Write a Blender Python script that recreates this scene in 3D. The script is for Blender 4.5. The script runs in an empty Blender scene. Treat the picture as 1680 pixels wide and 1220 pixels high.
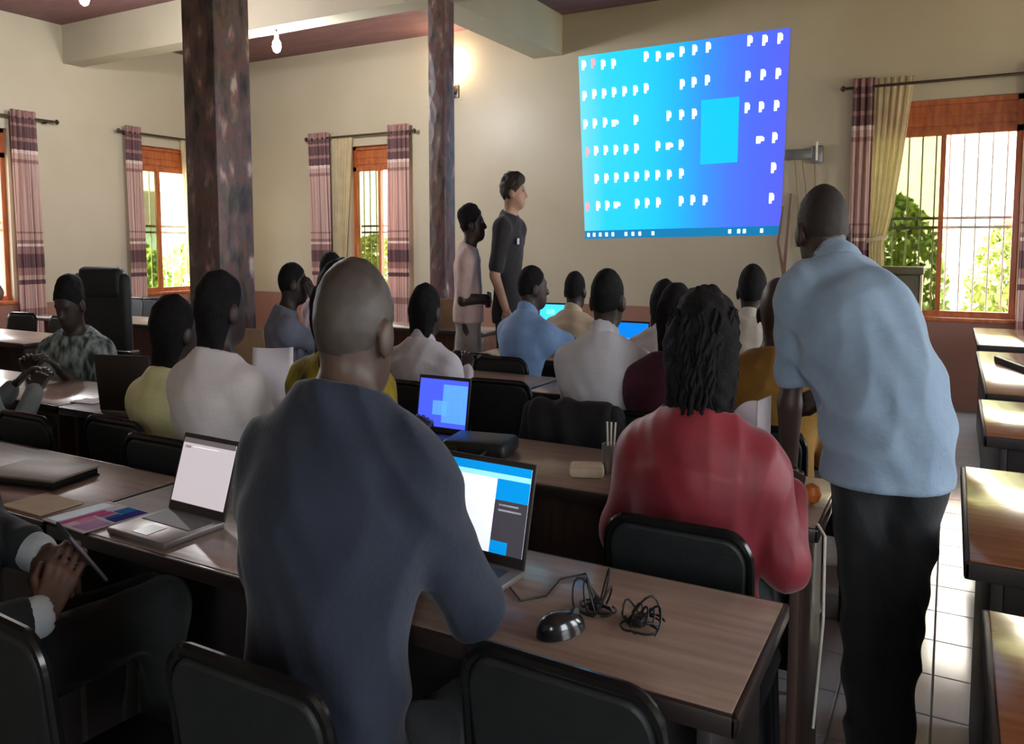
import bpy, bmesh, math, random
import numpy as np
from mathutils import Matrix, Vector
PI = math.pi
# The photograph is a wide frame squeezed sideways: everything in it is slender.
# All sizes below are written in metres of floor plan / metres of height and pass
# through these two factors when a mesh or a place is made.
HX, HZ = 0.88, 0.88 * 1.29
sc = bpy.context.scene
C = sc.collection
rnd = random.Random(7)

# ------------------------------------------------------------------ camera, sky, light, exposure
cam_d = bpy.data.cameras.new('camera')
cam = bpy.data.objects.new('camera', cam_d); C.objects.link(cam)
cam.location = (0, 0, 1.38 * HZ)
cam.rotation_euler = (math.radians(90 - 4.5), 0, math.radians(28.8))
cam_d.sensor_width = 36; cam_d.lens = 36 * 1310 / 1680
cam_d.shift_y = -(210 - 1310 * math.tan(math.radians(4.5))) / 1680
cam_d.clip_start = 0.02; cam_d.clip_end = 200
sc.camera = cam

w = bpy.data.worlds.new('world'); sc.world = w; w.use_nodes = True
bg = w.node_tree.nodes['Background']
bg.inputs[0].default_value = (0.90, 0.95, 1.0, 1); bg.inputs[1].default_value = 5.0

sd = bpy.data.lights.new('sun', 'SUN'); sd.energy = 18.0; sd.angle = 0.01; sd.color = (1, 0.95, 0.85)
sun = bpy.data.objects.new('sun', sd); C.objects.link(sun)
sun.rotation_euler = (math.radians(33), 0, math.radians(-8)); sun.location = (0, -3, 12)

def portal(c, size, rot):
    d = bpy.data.lights.new('window_portal', 'AREA'); d.shape = 'RECTANGLE'
    d.size = size[0]; d.size_y = size[1]; d.cycles.is_portal = True
    o = bpy.data.objects.new('window_portal', d); C.objects.link(o)
    o.location = (c[0]*HX, c[1]*HX, c[2]*HZ); o.rotation_euler = rot
W, XL, XR, YB, ZC = 9.74, -10.83, 4.6, -2.6, 3.70
WIN_F = [(-8.22, -7.14, 0.80, 2.54), (-0.98, 0.60, 0.77, 2.57)]           # front wall, x0 x1 z0 z1
WIN_L = [(4.55, 6.06, 0.80, 2.54), (7.78, 9.05, 0.80, 2.54)]              # left wall, y0 y1 z0 z1
WIN_R = [(0.2, 2.0, 0.80, 2.54), (4.0, 5.8, 0.80, 2.54), (7.3, 9.1, 0.80, 2.54)]   # right wall
WIN_B_FILL = [(1.0, 2.1, 0.80, 2.54)]                # back wall, behind the photographer: unseen opening added to brighten the foreground
for a, b, z0, z1 in WIN_B_FILL: portal(((a+b)/2, YB-.2, (z0+z1)/2), ((b-a)*HX, (z1-z0)*HZ), (PI/2, 0, 0))
for a, b, z0, z1 in WIN_F: portal(((a+b)/2, W+.2, (z0+z1)/2), ((b-a)*HX, (z1-z0)*HZ), (-PI/2, 0, 0))
for a, b, z0, z1 in WIN_L: portal((XL-.2, (a+b)/2, (z0+z1)/2), ((z1-z0)*HZ, (b-a)*HX), (0, -PI/2, 0))
for a, b, z0, z1 in WIN_R: portal((XR+.2, (a+b)/2, (z0+z1)/2), ((z1-z0)*HZ, (b-a)*HX), (0, PI/2, 0))

sc.view_settings.view_transform = 'Standard'; sc.view_settings.look = 'None'
sc.view_settings.gamma = 1; sc.view_settings.use_curve_mapping = False
sc.view_settings.exposure = 1.08

# ------------------------------------------------------------------ helpers
def tag(o, label=None, cat=None, group=None, kind=None):
    if label: o['label'] = label
    if cat: o['category'] = cat
    if group: o['group'] = group
    if kind: o['kind'] = kind
    return o

class MB:
    def __init__(s): s.v = []; s.f = []; s.uv = None
    def add(s, vs, fs):
        n = len(s.v); s.v += [tuple(p) for p in vs]; s.f += [tuple(i+n for i in f) for f in fs]; return s
    def box(s, lo, hi, M=None):
        x0, y0, z0 = lo; x1, y1, z1 = hi
        vs = [(x0,y0,z0),(x1,y0,z0),(x1,y1,z0),(x0,y1,z0),(x0,y0,z1),(x1,y0,z1),(x1,y1,z1),(x0,y1,z1)]
        if M is not None: vs = [M @ Vector(p) for p in vs]
        return s.add(vs, [(0,3,2,1),(4,5,6,7),(0,1,5,4),(1,2,6,5),(2,3,7,6),(3,0,4,7)])
    def rbox(s, lo, hi, r=.01, seg=2, M=None):
        bm = bmesh.new(); bmesh.ops.create_cube(bm, size=1)
        for v in bm.verts:
            v.co = Vector([lo[i] + (v.co[i]+.5)*(hi[i]-lo[i]) for i in range(3)])
        r = min(r, .49*min(hi[i]-lo[i] for i in range(3)))
        bmesh.ops.bevel(bm, geom=bm.edges[:], offset=r, segments=seg, profile=.5, affect='EDGES')
        bm.verts.index_update()
        vs = [(M @ v.co if M is not None else v.co.copy()) for v in bm.verts]
        fs = [[v.index for v in f.verts] for f in bm.faces]; bm.free()
        return s.add(vs, fs)
    def cyl(s, a, b, ra, rb=None, n=12):
        rb = ra if rb is None else rb
        return s.tube([a, b], [ra, rb], n)
    def tube(s, pts, r, n=8, closed=False):
        pts = [Vector(p) for p in pts]; m = len(pts)
        rs = r if isinstance(r, (list, tuple)) else [r]*m
        vs = []; up = None
        for i, p in enumerate(pts):
            if closed: t = pts[(i+1) % m] - pts[i-1]
            else: t = pts[min(i+1, m-1)] - pts[max(i-1, 0)]
            t.normalize()
            if up is None:
                up = t.orthogonal().normalized()
            else:
                up = up - t*up.dot(t)
                up = up.normalized() if up.length > 1e-6 else t.orthogonal().normalized()
            q = t.cross(up)
            for k in range(n):
                a = 2*PI*k/n
                vs.append(p + (up*math.cos(a) + q*math.sin(a))*rs[i])
        fs = []
        for i in range(m if closed else m-1):
            j = (i+1) % m
            for k in range(n):
                l = (k+1) % n
                fs.append((i*n+k, i*n+l, j*n+l, j*n+k))
        if not closed:
            fs.append(tuple(range(n-1, -1, -1))); fs.append(tuple((m-1)*n+k for k in range(n)))
        return s.add(vs, fs)
    def prism(s, poly, d0, d1, ax=2):
        n = len(poly)
        def P(p, d): return {0: (d, p[0], p[1]), 1: (p[0], d, p[1]), 2: (p[0], p[1], d)}[ax]
        vs = [P(p, d0) for p in poly] + [P(p, d1) for p in poly]
        fs = [tuple(range(n-1, -1, -1)), tuple(range(n, 2*n))] + [(i, (i+1) % n, n+(i+1) % n, n+i) for i in range(n)]
        return s.add(vs, fs)
    def lathe(s, prof, c=(0,0,0), n=20):
        vs = []; m = len(prof)
        for r, z in prof:
            for k in range(n):
                a = 2*PI*k/n; vs.append((c[0]+r*math.cos(a), c[1]+r*math.sin(a), c[2]+z))
        fs = [(i*n+k, i*n+(k+1) % n, (i+1)*n+(k+1) % n, (i+1)*n+k) for i in range(m-1) for k in range(n)]
        fs += [tuple(range(n-1, -1, -1)), tuple((m-1)*n+k for k in range(n))]
        return s.add(vs, fs)
    def tf(s, M): s.v = [tuple(M @ Vector(p)) for p in s.v]; return s

def smooth(me, ang=None):
    me.polygons.foreach_set('use_smooth', [True]*len(me.polygons))
    if ang is not None:
        try: me.set_sharp_from_angle(angle=math.radians(ang))
        except Exception: pass

def obj(name, mb, mat, parent=None, loc=(0,0,0), rz=0, sm=35):
    me = bpy.data.meshes.new(name)
    vs = np.array(mb.v, dtype=float) * np.array([HX, HX, HZ])
    me.from_pydata(vs.tolist(), [], mb.f); me.update()
    if mb.uv:
        ul = me.uv_layers.new(name='uv')
        for li, l in enumerate(me.loops): ul.data[li].uv = mb.uv[l.vertex_index]
    bm = bmesh.new(); bm.from_mesh(me); bmesh.ops.recalc_face_normals(bm, faces=bm.faces); bm.to_mesh(me); bm.free()
    if sm: smooth(me, sm)
    me.materials.append(mat)
    return link(name, me, parent, loc, rz)

def link(name, me, parent=None, loc=(0,0,0), rz=0):
    o = bpy.data.objects.new(name, me); C.objects.link(o)
    o.location = (loc[0]*HX, loc[1]*HX, loc[2]*HZ); o.rotation_euler = (0, 0, rz)
    if parent: o.parent = parent
    return o

def thing(name, label, cat, loc=(0,0,0), rz=0, group=None):
    return tag(link(name, None, None, loc, rz), label, cat, group)

def copy_tree(o, parent=None):
    c = o.copy(); C.objects.link(c); c.parent = parent
    for ch in list(o.children): copy_tree(ch, c)
    return c

def B(lo, hi): return MB().box(lo, hi)
def RB(lo, hi, r=.01, seg=2): return MB().rbox(lo, hi, r, seg)
def rotx(a, o=(0,0,0)): return Matrix.Translation(o) @ Matrix.Rotation(a, 4, 'X') @ Matrix.Translation(-Vector(o))

# ------------------------------------------------------------------ materials
def lin(c): return tuple(((x/255)/12.92 if x/255 <= .04045 else ((x/255+.055)/1.055)**2.4) for x in c[:3]) + (1,)
def M(name, col, rough=.6, col2=None, scale=8, stretch=(1,1,1), bump=0, bscale=None, metal=0, coat=0, emit=None, detail=4, spec=.5, trans=0, sheen=0):
    m = bpy.data.materials.new(name); m.use_nodes = True
    nt = m.node_tree; N = nt.nodes; L = nt.links; p = N['Principled BSDF']
    p.inputs['Roughness'].default_value = rough; p.inputs['Metallic'].default_value = metal
    p.inputs['Coat Weight'].default_value = coat; p.inputs['Coat Roughness'].default_value = .12
    p.inputs['Specular IOR Level'].default_value = spec
    p.inputs['Transmission Weight'].default_value = trans
    p.inputs['Sheen Weight'].default_value = sheen
    p.inputs['Base Color'].default_value = lin(col)
    tc = N.new('ShaderNodeTexCoord'); mp = N.new('ShaderNodeMapping'); L.new(tc.outputs['Object'], mp.inputs[0])
    mp.inputs['Scale'].default_value = stretch
    if col2 is None and not emit: col2 = tuple(min(255, int(x*.88)) for x in col)
    if col2 is not None:
        n = N.new('ShaderNodeTexNoise'); n.inputs['Scale'].default_value = scale; n.inputs['Detail'].default_value = detail
        L.new(mp.outputs[0], n.inputs[0])
        r = N.new('ShaderNodeValToRGB'); r.color_ramp.elements[0].position = .35; r.color_ramp.elements[1].position = .65
        r.color_ramp.elements[0].color = lin(col); r.color_ramp.elements[1].color = lin(col2)
        L.new(n.outputs[0], r.inputs[0]); L.new(r.outputs[0], p.inputs['Base Color'])
    if bump:
        n2 = N.new('ShaderNodeTexNoise'); n2.inputs['Scale'].default_value = bscale or scale*4; n2.inputs['Detail'].default_value = 3
        L.new(mp.outputs[0], n2.inputs[0])
        b = N.new('ShaderNodeBump'); b.inputs['Strength'].default_value = bump; b.inputs['Distance'].default_value = .01
        L.new(n2.outputs[0], b.inputs['Height']); L.new(b.outputs[0], p.inputs['Normal'])
    if emit:
        p.inputs['Emission Color'].default_value = lin(col); p.inputs['Emission Strength'].default_value = emit
    return m

def wood(name, a, b, rough=.35, coat=.3, stretch=(1.2, 14, 14), scale=3):
    return M(name, a, rough, b, scale, stretch, bump=.05, bscale=6, coat=coat, detail=6)

def sheer_mat(name, col, mix=.55):
    m = M(name, col, .9)
    nt = m.node_tree; N = nt.nodes; L = nt.links
    t = N.new('ShaderNodeBsdfTranslucent'); t.inputs[0].default_value = lin(col)
    mx = N.new('ShaderNodeMixShader'); mx.inputs[0].default_value = mix
    out = N['Material Output']
    L.new(N['Principled BSDF'].outputs[0], mx.inputs[1]); L.new(t.outputs[0], mx.inputs[2]); L.new(mx.outputs[0], out.inputs[0])
    return m

def plaid_mat(name):
    m = sheer_mat(name, (205, 160, 150), .3)
    nt = m.node_tree; N = nt.nodes; L = nt.links
    uv = N.new('ShaderNodeUVMap'); uv.uv_map = 'uv'; sp = N.new('ShaderNodeSeparateXYZ'); L.new(uv.outputs[0], sp.inputs[0])
    def ramp(src, stops, rep=None):
        if rep:
            mu = N.new('ShaderNodeMath'); mu.operation = 'MULTIPLY'; mu.inputs[1].default_value = rep; L.new(src, mu.inputs[0])
            fr = N.new('ShaderNodeMath'); fr.operation = 'FRACT'; L.new(mu.outputs[0], fr.inputs[0]); src = fr.outputs[0]
        r = N.new('ShaderNodeValToRGB'); r.color_ramp.interpolation = 'CONSTANT'
        e = r.color_ramp.elements
        while len(e) > 1: e.remove(e[-1])
        e[0].position = 0; e[0].color = lin(stops[0][1])
        for pos, c in stops[1:]:
            k = e.new(pos); k.color = lin(c)
        L.new(src, r.inputs[0]); return r.outputs[0]
    base, dk, md, lt = (222, 190, 180), (128, 96, 98), (182, 142, 136), (244, 228, 220)
    wht = (255, 255, 255)
    vs = ramp(sp.outputs[0], [(0, wht), (.12, (176, 146, 146)), (.17, wht), (.30, (214, 190, 190)), (.34, wht), (.62, (150, 124, 128)), (.67, wht), (.76, (210, 188, 188)), (.80, wht)], 3.0)
    hs = ramp(sp.outputs[1], [(0, base), (.14, md), (.17, base), (.27, dk), (.29, base), (.31, md), (.34, dk), (.40, md), (.43, lt), (.445, md), (.46, base), (.485, md), (.495, base),
                              (.78, md), (.795, base), (.82, lt), (.835, dk), (.87, md), (.885, dk), (.93, md), (.945, dk), (.965, md)])
    mx = N.new('ShaderNodeMix'); mx.data_type = 'RGBA'; mx.blend_type = 'MULTIPLY'; mx.inputs[0].default_value = 1
    L.new(hs, mx.inputs[6]); L.new(vs, mx.inputs[7])
    L.new(mx.outputs[2], N['Principled BSDF'].inputs['Base Color'])
    for n in N:
        if n.bl_idname == 'ShaderNodeBsdfTranslucent': L.new(mx.outputs[2], n.inputs[0])
    return m

def screen_mat(name, stops, strength, horizontal=True):
    m = bpy.data.materials.new(name); m.use_nodes = True
    nt = m.node_tree; N = nt.nodes; L = nt.links; p = N['Principled BSDF']
    p.inputs['Base Color'].default_value = (.02, .02, .02, 1); p.inputs['Roughness'].default_value = .4
    uv = N.new('ShaderNodeUVMap'); uv.uv_map = 'uv'; sp = N.new('ShaderNodeSeparateXYZ'); L.new(uv.outputs[0], sp.inputs[0])
    r = N.new('ShaderNodeValToRGB'); e = r.color_ramp.elements
    e[0].position = 0; e[0].color = lin(stops[0]); e[1].position = 1; e[1].color = lin(stops[-1])
    for i, c in enumerate(stops[1:-1]): k = e.new((i+1)/(len(stops)-1)); k.color = lin(c)
    L.new(sp.outputs[0 if horizontal else 1], r.inputs[0])
    L.new(r.outputs[0], p.inputs['Emission Color']); p.inputs['Emission Strength'].default_value = strength
    return m

m_wall = M('wall_paint', (187, 176, 154), .40, (180, 169, 146), 1.2, bump=.03, bscale=30, spec=.45)
m_dado = M('dado_paint', (150, 108, 92), .5, (140, 98, 84), 1.5)
m_beam = M('beam_paint', (188, 181, 160), .55, (180, 173, 152), 1.5)
m_ceil = M('ceiling_board', (128, 88, 88), .6, (112, 76, 78), 2.0, (1, 6, 1))
m_slab = M('floor_grout', (120, 122, 124), .6)
m_tile = M('floor_tile', (206, 212, 220), .12, (194, 202, 212), 3, spec=.8, coat=.6)
def column_mat():
    m = M('column_stone', (60, 48, 48), .45, (120, 70, 62), 5, (1, 1, .35))
    nt = m.node_tree; N = nt.nodes; L = nt.links; p = N['Principled BSDF']
    tc = N.new('ShaderNodeTexCoord'); mp = N.new('ShaderNodeMapping'); mp.inputs['Scale'].default_value = (1, 1, .45); L.new(tc.outputs['Object'], mp.inputs[0])
    v = N.new('ShaderNodeTexVoronoi'); v.inputs['Scale'].default_value = 16; L.new(mp.outputs[0], v.inputs[0])
    n = N.new('ShaderNodeTexNoise'); n.inputs['Scale'].default_value = 11; n.inputs['Detail'].default_value = 6; L.new(mp.outputs[0], n.inputs[0])
    r = N.new('ShaderNodeValToRGB'); e = r.color_ramp.elements
    e[0].position = .30; e[0].color = lin((52, 46, 48)); e[1].position = .72; e[1].color = lin((205, 186, 178))
    for pos, c in ((.42, (92, 80, 78)), (.50, (122, 88, 82)), (.56, (98, 88, 94)), (.64, (150, 112, 104))): k = e.new(pos); k.color = lin(c)
    L.new(n.outputs[0], r.inputs[0])
    mx = N.new('ShaderNodeMix'); mx.data_type = 'RGBA'; mx.blend_type = 'OVERLAY'; mx.inputs[0].default_value = .12
    L.new(r.outputs[0], mx.inputs[6]); L.new(v.outputs['Color'], mx.inputs[7]); L.new(mx.outputs[2], p.inputs['Base Color'])
    b = N.new('ShaderNodeBump'); b.inputs['Strength'].default_value = .5; b.inputs['Distance'].default_value = .015
    L.new(v.outputs['Distance'], b.inputs['Height']); L.new(b.outputs[0], p.inputs['Normal'])
    return m
m_col = column_mat()
m_frame = wood('window_wood', (190, 104, 52), (160, 80, 40), .45, .1, (8, 8, 1.2))
m_bar = M('white_bar', (232, 228, 215), .4)
m_glass = M('tinted_glass', (128, 130, 92), .05, (128, 130, 92), trans=1, spec=.5)
m_rod = M('curtain_rod', (72, 60, 48), .35, metal=.4)
m_plaid = plaid_mat('plaid_curtain')
m_sheer = sheer_mat('cream_sheer', (244, 234, 206), .65)
m_top = wood('laminate_top', (156, 134, 120), (134, 112, 99), .34, .3)
m_top2 = wood('laminate_warm', (176, 118, 80), (156, 98, 64), .2, .7)
m_edge = M('edge_band', (44, 34, 30), .4, coat=.3)
m_panel = wood('desk_panel', (84, 62, 54), (66, 48, 42), .5, .1, (14, 14, 1.2))
m_panel_r = wood('desk_panel_warm', (142, 92, 72), (120, 74, 58), .5, .1, (14, 14, 1.2))
m_dpanel = M('desk_panel_dark', (62, 56, 56), .45)
m_vinyl = M('black_vinyl', (36, 40, 41), .5, (30, 33, 35), 20, bump=.08, bscale=120)
m_tube = M('black_tube', (40, 40, 42), .22, metal=.6, coat=.4)
m_silver = M('silver', (175, 170, 168), .35, metal=.6)
m_dark = M('dark_plastic', (28, 28, 30), .4)
m_keys = M('keyboard_grey', (70, 68, 68), .5)
m_tan = M('tan_lid', (176, 146, 112), .5)
m_dkbrown = M('dark_lid', (62, 54, 52), .45)
m_paper = M('paper', (236, 232, 240), .8, (226, 222, 232), 4)
m_cream = M('cream_paper', (226, 208, 180), .8)
m_wire = M('black_wire', (26, 22, 22), .5)
m_brass = M('grey_metal', (150, 150, 150), .35, metal=.7)
m_leaf = M('leaf', (96, 132, 48), .5, (140, 168, 60), 6)
m_leaf2 = M('leaf_pale', (150, 170, 84), .5, (180, 186, 100), 6)
m_trunk = M('stem', (96, 74, 52), .8)
m_grass = M('pale_earth_ground', (196, 184, 158), .9, (176, 168, 136), 3)
m_white = M('white_render', (240, 236, 228), .7)
m_vent = M('brick_vent', (176, 120, 104), .8)

# ------------------------------------------------------------------ room shell
def wall_with(openings, a0, a1, d0, d1, axis):
    mb = MB()
    def bx(p0, p1, z0, z1):
        if axis == 'x': mb.box((p0, d0, z0), (p1, d1, z1))
        else: mb.box((d0, p0, z0), (d1, p1, z1))
    cur = a0
    for p0, p1, z0, z1 in openings:
        bx(cur, p0, 0, ZC); bx(p0, p1, 0, z0); bx(p0, p1, z1, ZC); cur = p1
    bx(cur, a1, 0, ZC); return mb
def struct(name, mb, mat, parent=None, label=None):
    o = obj(name, mb, mat, parent, sm=None)
    if not parent: tag(o, kind='structure')
    if label: o['label'] = label
    return o
struct('wall_front', wall_with(WIN_F, XL-.2, XR+.2, W, W+.2, 'x'), m_wall)
struct('wall_left', wall_with(WIN_L, YB, W, XL-.2, XL, 'y'), m_wall)
struct('wall_right', wall_with(WIN_R, YB, W, XR, XR+.2, 'y'), m_wall)
struct('wall_back', wall_with(WIN_B_FILL, XL-.2, XR+.2, YB-.2, YB, 'x'), m_wall)
struct('ceiling', B((XL-.2, YB-.2, ZC), (XR+.2, W+.2, ZC+.15)), m_ceil)
floor = struct('floor', B((XL-.2, YB-.2, -.15), (XR+.2, W+.2, -.004)), m_slab)
ts = .33
tile_me = None
for i in range(-4, 4):
    for j in range(3, 29):
        if tile_me is None:
            o = obj('tile', MB().rbox((0, 0, -.01), (ts-.006, ts-.006, 0), .002, 1), m_tile, floor, (i*ts, j*ts, 0)); tile_me = o.data
        else: link('tile', tile_me, floor, (i*ts, j*ts, 0))
def dado(name, segs, axis, d0, d1, z1):
    mb = MB()
    for a, b in segs: mb.box((a, d0, 0), (b, d1, z1)) if axis == 'x' else mb.box((d0, a, 0), (d1, b, z1))
    return struct(name, mb, m_dado)
dado('trim_1', [(XL, XR)], 'x', W-.012, W, .765)
dado('trim_2', [(YB, W)], 'y', XL, XL+.012, .765)
struct('ceiling_beam', B((XL, 6.86, 3.30), (XR, 7.14, ZC)), m_beam, label='cream plaster beam crossing the room between the columns')
struct('ceiling_beam', B((-5.02, YB, 3.30), (-4.60, 6.86, ZC)).box((-5.02, 7.14, 3.30), (-4.60, W, ZC)), m_beam, label='cream plaster beam running to the front wall beside the screen')
def column(loc, s, label):
    mb = MB().rbox((-s/2, -s/2, 0), (s/2, s/2, 3.30), .015, 2)
    o = obj('column', mb, m_col, None, (loc[0], loc[1], 0)); tag(o, label, kind='structure')
column((-4.74, 4.16), .33, 'thick square column with mottled dark brown stone finish')
column((-4.68, 7.0), .20, 'slim square column with mottled dark brown stone finish')

# ------------------------------------------------------------------ windows, curtains
def window(name, a, b, z0, z1, wall, mull, nb, label, glass=None, midbars=(.48, .53)):
    """a..b along the wall, local x; y=0 inner wall face, +y outwards"""
    if wall == 'front': root = link(name, None, None, (a, W, 0), 0)
    else: root = link(name, None, None, (XL, a, 0), PI/2)
    tag(root, label, kind='structure')
    n = b - a; ft = .06; zt = z1 - .24
    fr = MB()
    fr.box((0, .08, z0), (ft, .16, z1)).box((n-ft, .08, z0), (n, .16, z1)).box((0, .08, z1-.04), (n, .16, z1)).box((0, .08, zt-.05), (n, .16, zt)).box((0, .06, z0), (n, .18, z0+.05))
    obj('frame', fr, m_frame, root, sm=None)
    tp = obj('transom', B((ft, .115, zt), (n-ft, .13, z1-.04)), m_frame, root, sm=None)
    for k in range(2):
        obj('slat', B((ft, .10, zt+.03+k*.075), (n-ft, .115, zt+.075+k*.075)), m_frame, tp, sm=None)
    for mm in mull: obj('mullion', B((mm-.025, .085, z0+.05), (mm+.025, .155, zt-.05)), m_frame, root, sm=None)
    obj('sill', RB((-.03, -.03, z0-.035), (n+.03, .08, z0), .008), m_frame, root)
    for k in range(nb):
        x = ft + (n-2*ft)*(k+.5)/nb
        obj('bar', MB().cyl((x, .19, z0+.03), (x, .19, zt+.02), .009, n=6), m_bar, root)
    for q in midbars:
        z = z0 + (zt-z0)*q
        obj('bar', B((ft, .183, z-.012), (n-ft, .197, z+.012)), m_bar, root, sm=None)
    for g0, g1 in (glass or []):
        p = obj('pane', B((g0, .115, z0+.05), (g1, .119, zt-.05)), m_glass, root, sm=None)
    return root
window('window_1', *WIN_F[0], 'front', [.50], 8, 'barred window with orange wood transom behind the standing presenters', glass=[(.06, .475)])
window('window_2', *WIN_F[1], 'front', [.86], 11, 'wide barred wooden window right of the projected screen', glass=[(.06, .835)])
window('window_3', WIN_L[1][0], WIN_L[1][1], .80, 2.54, 'left', [.6], 9, 'barred window with brown transom beside the thick column', glass=[(.06, .575)])
window('window_4', WIN_L[0][0], WIN_L[0][1], .80, 2.54, 'left', [.5, 1.0], 10, 'wooden barred window beside the high backed office chair')

def curtain(name, label, cat, mat, wall, lo, hi, z0, z1, off, folds, amp, group=None, ns=60, nz=36):
    mb = MB(); uv = []
    for j in range(nz+1):
        t = j/nz; z = z0 + (z1-z0)*t; a, b = lo(t), hi(t)
        for i in range(ns+1):
            s = i/ns; x = a + (b-a)*s
            d = off + amp*(.6+.4*t)*math.sin(2*PI*folds*s + .6*math.sin(5*t)) + .4*amp*math.sin(2*PI*folds*2.3*s+1+2*t)
            mb.v.append((x, W-d, z) if wall == 'front' else (XL+d, x, z)); uv.append((s, t))
    for j in range(nz):
        for i in range(ns):
            k = j*(ns+1)+i; mb.f.append((k, k+1, k+ns+2, k+ns+1))
    mb.uv = uv
    o = obj(name, mb, mat, sm=80)
    md = o.modifiers.new('thick', 'SOLIDIFY'); md.thickness = .004
    return tag(o, label, cat, group)
def rod(a, b, z, wall, label):
    r = thing('curtain_rod', label, 'curtain rod')
    P = (lambda x, d: (x, W-d, z)) if wall == 'front' else (lambda x, d: (XL+d, x, z))
    obj('pole', MB().cyl(P(a, .09), P(b, .09), .012, n=10), m_rod, r)
    for x in (a, b):
        s = -1 if x == a else 1
        obj('finial', MB().tube([P(x, .09), P(x+s*.01, .09), P(x+s*.03, .09), P(x+s*.05, .09)], [.014, .026, .026, .01], 10), m_rod, r)
    for x in (a+.12, b-.12):
        q = MB(); p = P(x, 0); p2 = P(x, .105)
        q.box((min(p[0], p2[0])-.012, min(p[1], p2[1])-.012, z-.03), (max(p[0], p2[0])+.012, max(p[1], p2[1])+.012, z-.012))
        obj('bracket', q, m_rod, r, sm=None)
def cl(v): return lambda t: v
rod(-9.0, -6.95, 2.655, 'front', 'dark curtain rod over the window behind the presenters')
curtain('plaid_curtain', 'pink plaid curtain hanging furthest from the slim column, same window', 'curtain', m_plaid, 'front', lambda t: -8.9-.08*t, lambda t: -8.50-.06*t, .35, 2.72, .10, 4, .022)
curtain('plaid_curtain', 'pink plaid curtain hanging next to the slim column', 'curtain', m_plaid, 'front', lambda t: -7.42, lambda t: -7.03, .35, 2.74, .10, 4, .022)
curtain('sheer_curtain', 'cream sheer curtain at the window behind the presenters', 'curtain', m_sheer, 'front', lambda t: -8.52, lambda t: -8.36+.24*t, .35, 2.66, .055, 6, .015)
rod(7.62, 9.3, 2.66, 'left', 'dark curtain rod partly hidden by the thick column')
curtain('plaid_curtain', 'narrow pink plaid curtain beside the window left of the thick column', 'curtain', m_plaid, 'left', lambda t: 7.70, lambda t: 7.97, .35, 2.73, .10, 3, .022)
curtain('sheer_curtain', 'cream sheer curtain bunched against the thick column window', 'curtain', m_sheer, 'left', lambda t: 8.80-.1*t, lambda t: 9.2, .35, 2.66, .06, 5, .018)
rod(4.35, 6.66, 2.66, 'left', 'dark curtain rod above the window by the high backed office chair')
curtain('plaid_curtain', 'broad pink plaid curtain near the high backed office chair', 'curtain', m_plaid, 'left', lambda t: 6.06, lambda t: 6.40+.02*(1-t), .30, 2.73, .10, 4, .024)
rod(-1.10, 1.3, 2.705, 'front', 'long dark curtain rod over the wide window beside the screen')
curtain('plaid_curtain', 'dark pink plaid curtain between the screen and the wide window', 'curtain', m_plaid, 'front', lambda t: -1.02, lambda t: -.80, .35, 2.78, .10, 3, .022)
def hiR(t):
    z = .5 + 2.27*t
    if z > 1.42: u = (z-1.42)/1.35; return -.66 + .24*u**.65
    return -.66 + .05*(1.42-z)
curtain('sheer_curtain', 'cream sheer curtain swept aside and tied at the wide window', 'curtain', m_sheer, 'front', lambda t: -.84, hiR, .5, 2.77, .06, 6, .016)
tag(obj('curtain_tieback', MB().tube([(-.86+.23*math.sin(a)*.5+.11, W-.08-.035*math.cos(a), 1.42+.02*math.sin(a)) for a in np.linspace(0, 2*PI, 17)[:-1]], .02, 8, True), m_sheer), 'cream tieback round the swept sheer curtain', 'tieback')
curtain('plaid_curtain', 'pink plaid curtain at the far jamb of the wide window', 'curtain', m_plaid, 'front', lambda t: .60, lambda t: 1.0, .35, 2.78, .10, 4, .024)

# ------------------------------------------------------------------ outside
tag(obj('lawn_ground', B((-40, -20, -.5), (30, 45, -.2)), m_grass, sm=None), 'pale sunlit ground outside the windows', 'ground', kind='structure')
def shrub(loc, r, h, n, label, mat, seed):
    R = random.Random(seed); t = thing('shrub', label, 'shrub', (loc[0], loc[1], -.2))
    st = MB()
    for k in range(6):
        a = R.random()*2*PI; st.tube([(0, 0, 0), (r*.2*math.cos(a), r*.2*math.sin(a), h*.4), (r*.5*math.cos(a), r*.5*math.sin(a), h*.8)], [.03, .02, .008], 5)
    obj('stems', st, m_trunk, t)
    mb = MB()
    for k in range(n):
        a = R.random()*2*PI; q = R.random()**.5; zz = R.random()
        rr = r*q*math.sin(PI*min(1, .15+.85*zz))**.5
        c = Vector((rr*math.cos(a), rr*math.sin(a), .1*h+.95*h*zz)); L = .09+.07*R.random()
        d = Vector((R.uniform(-1, 1), R.uniform(-1, 1), R.uniform(-.6, .9))).normalized(); s = d.orthogonal().normalized()*L*.33
        s.rotate(Matrix.Rotation(R.random()*6, 3, d)); u = d.cross(s).normalized()*.012
        mb.add([c-d*L*.5, c+s+u, c+d*L*.6, c-s+u], [(0, 1, 2), (0, 2, 3)])
    f = obj('foliage', mb, mat, t, sm=None); f['kind'] = 'stuff'
shrub((-.62, 11.6), .62, 1.95, 1900, 'tall leafy shrub behind the tinted pane of the wide window', m_leaf, 1)
shrub((.62, 12.6), .50, 1.7, 1300, 'bright leafy shrub outside the open side of the wide window', m_leaf2, 2)
shrub((1.9, 13.0), .5, 1.0, 700, 'low shrub outside against the white building', m_leaf2, 3)
shrub((-9.0, 11.3), .8, 1.6, 1500, 'leafy shrub outside the window behind the presenters', m_leaf2, 4)
shrub((-12.6, 9.2), .7, 1.5, 1500, 'leafy shrub outside the window beside the thick column', m_leaf, 5)
shrub((-13.2, 10.8), .8, 1.5, 1300, 'pale shrub outside beyond the thick column', m_leaf2, 6)
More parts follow.
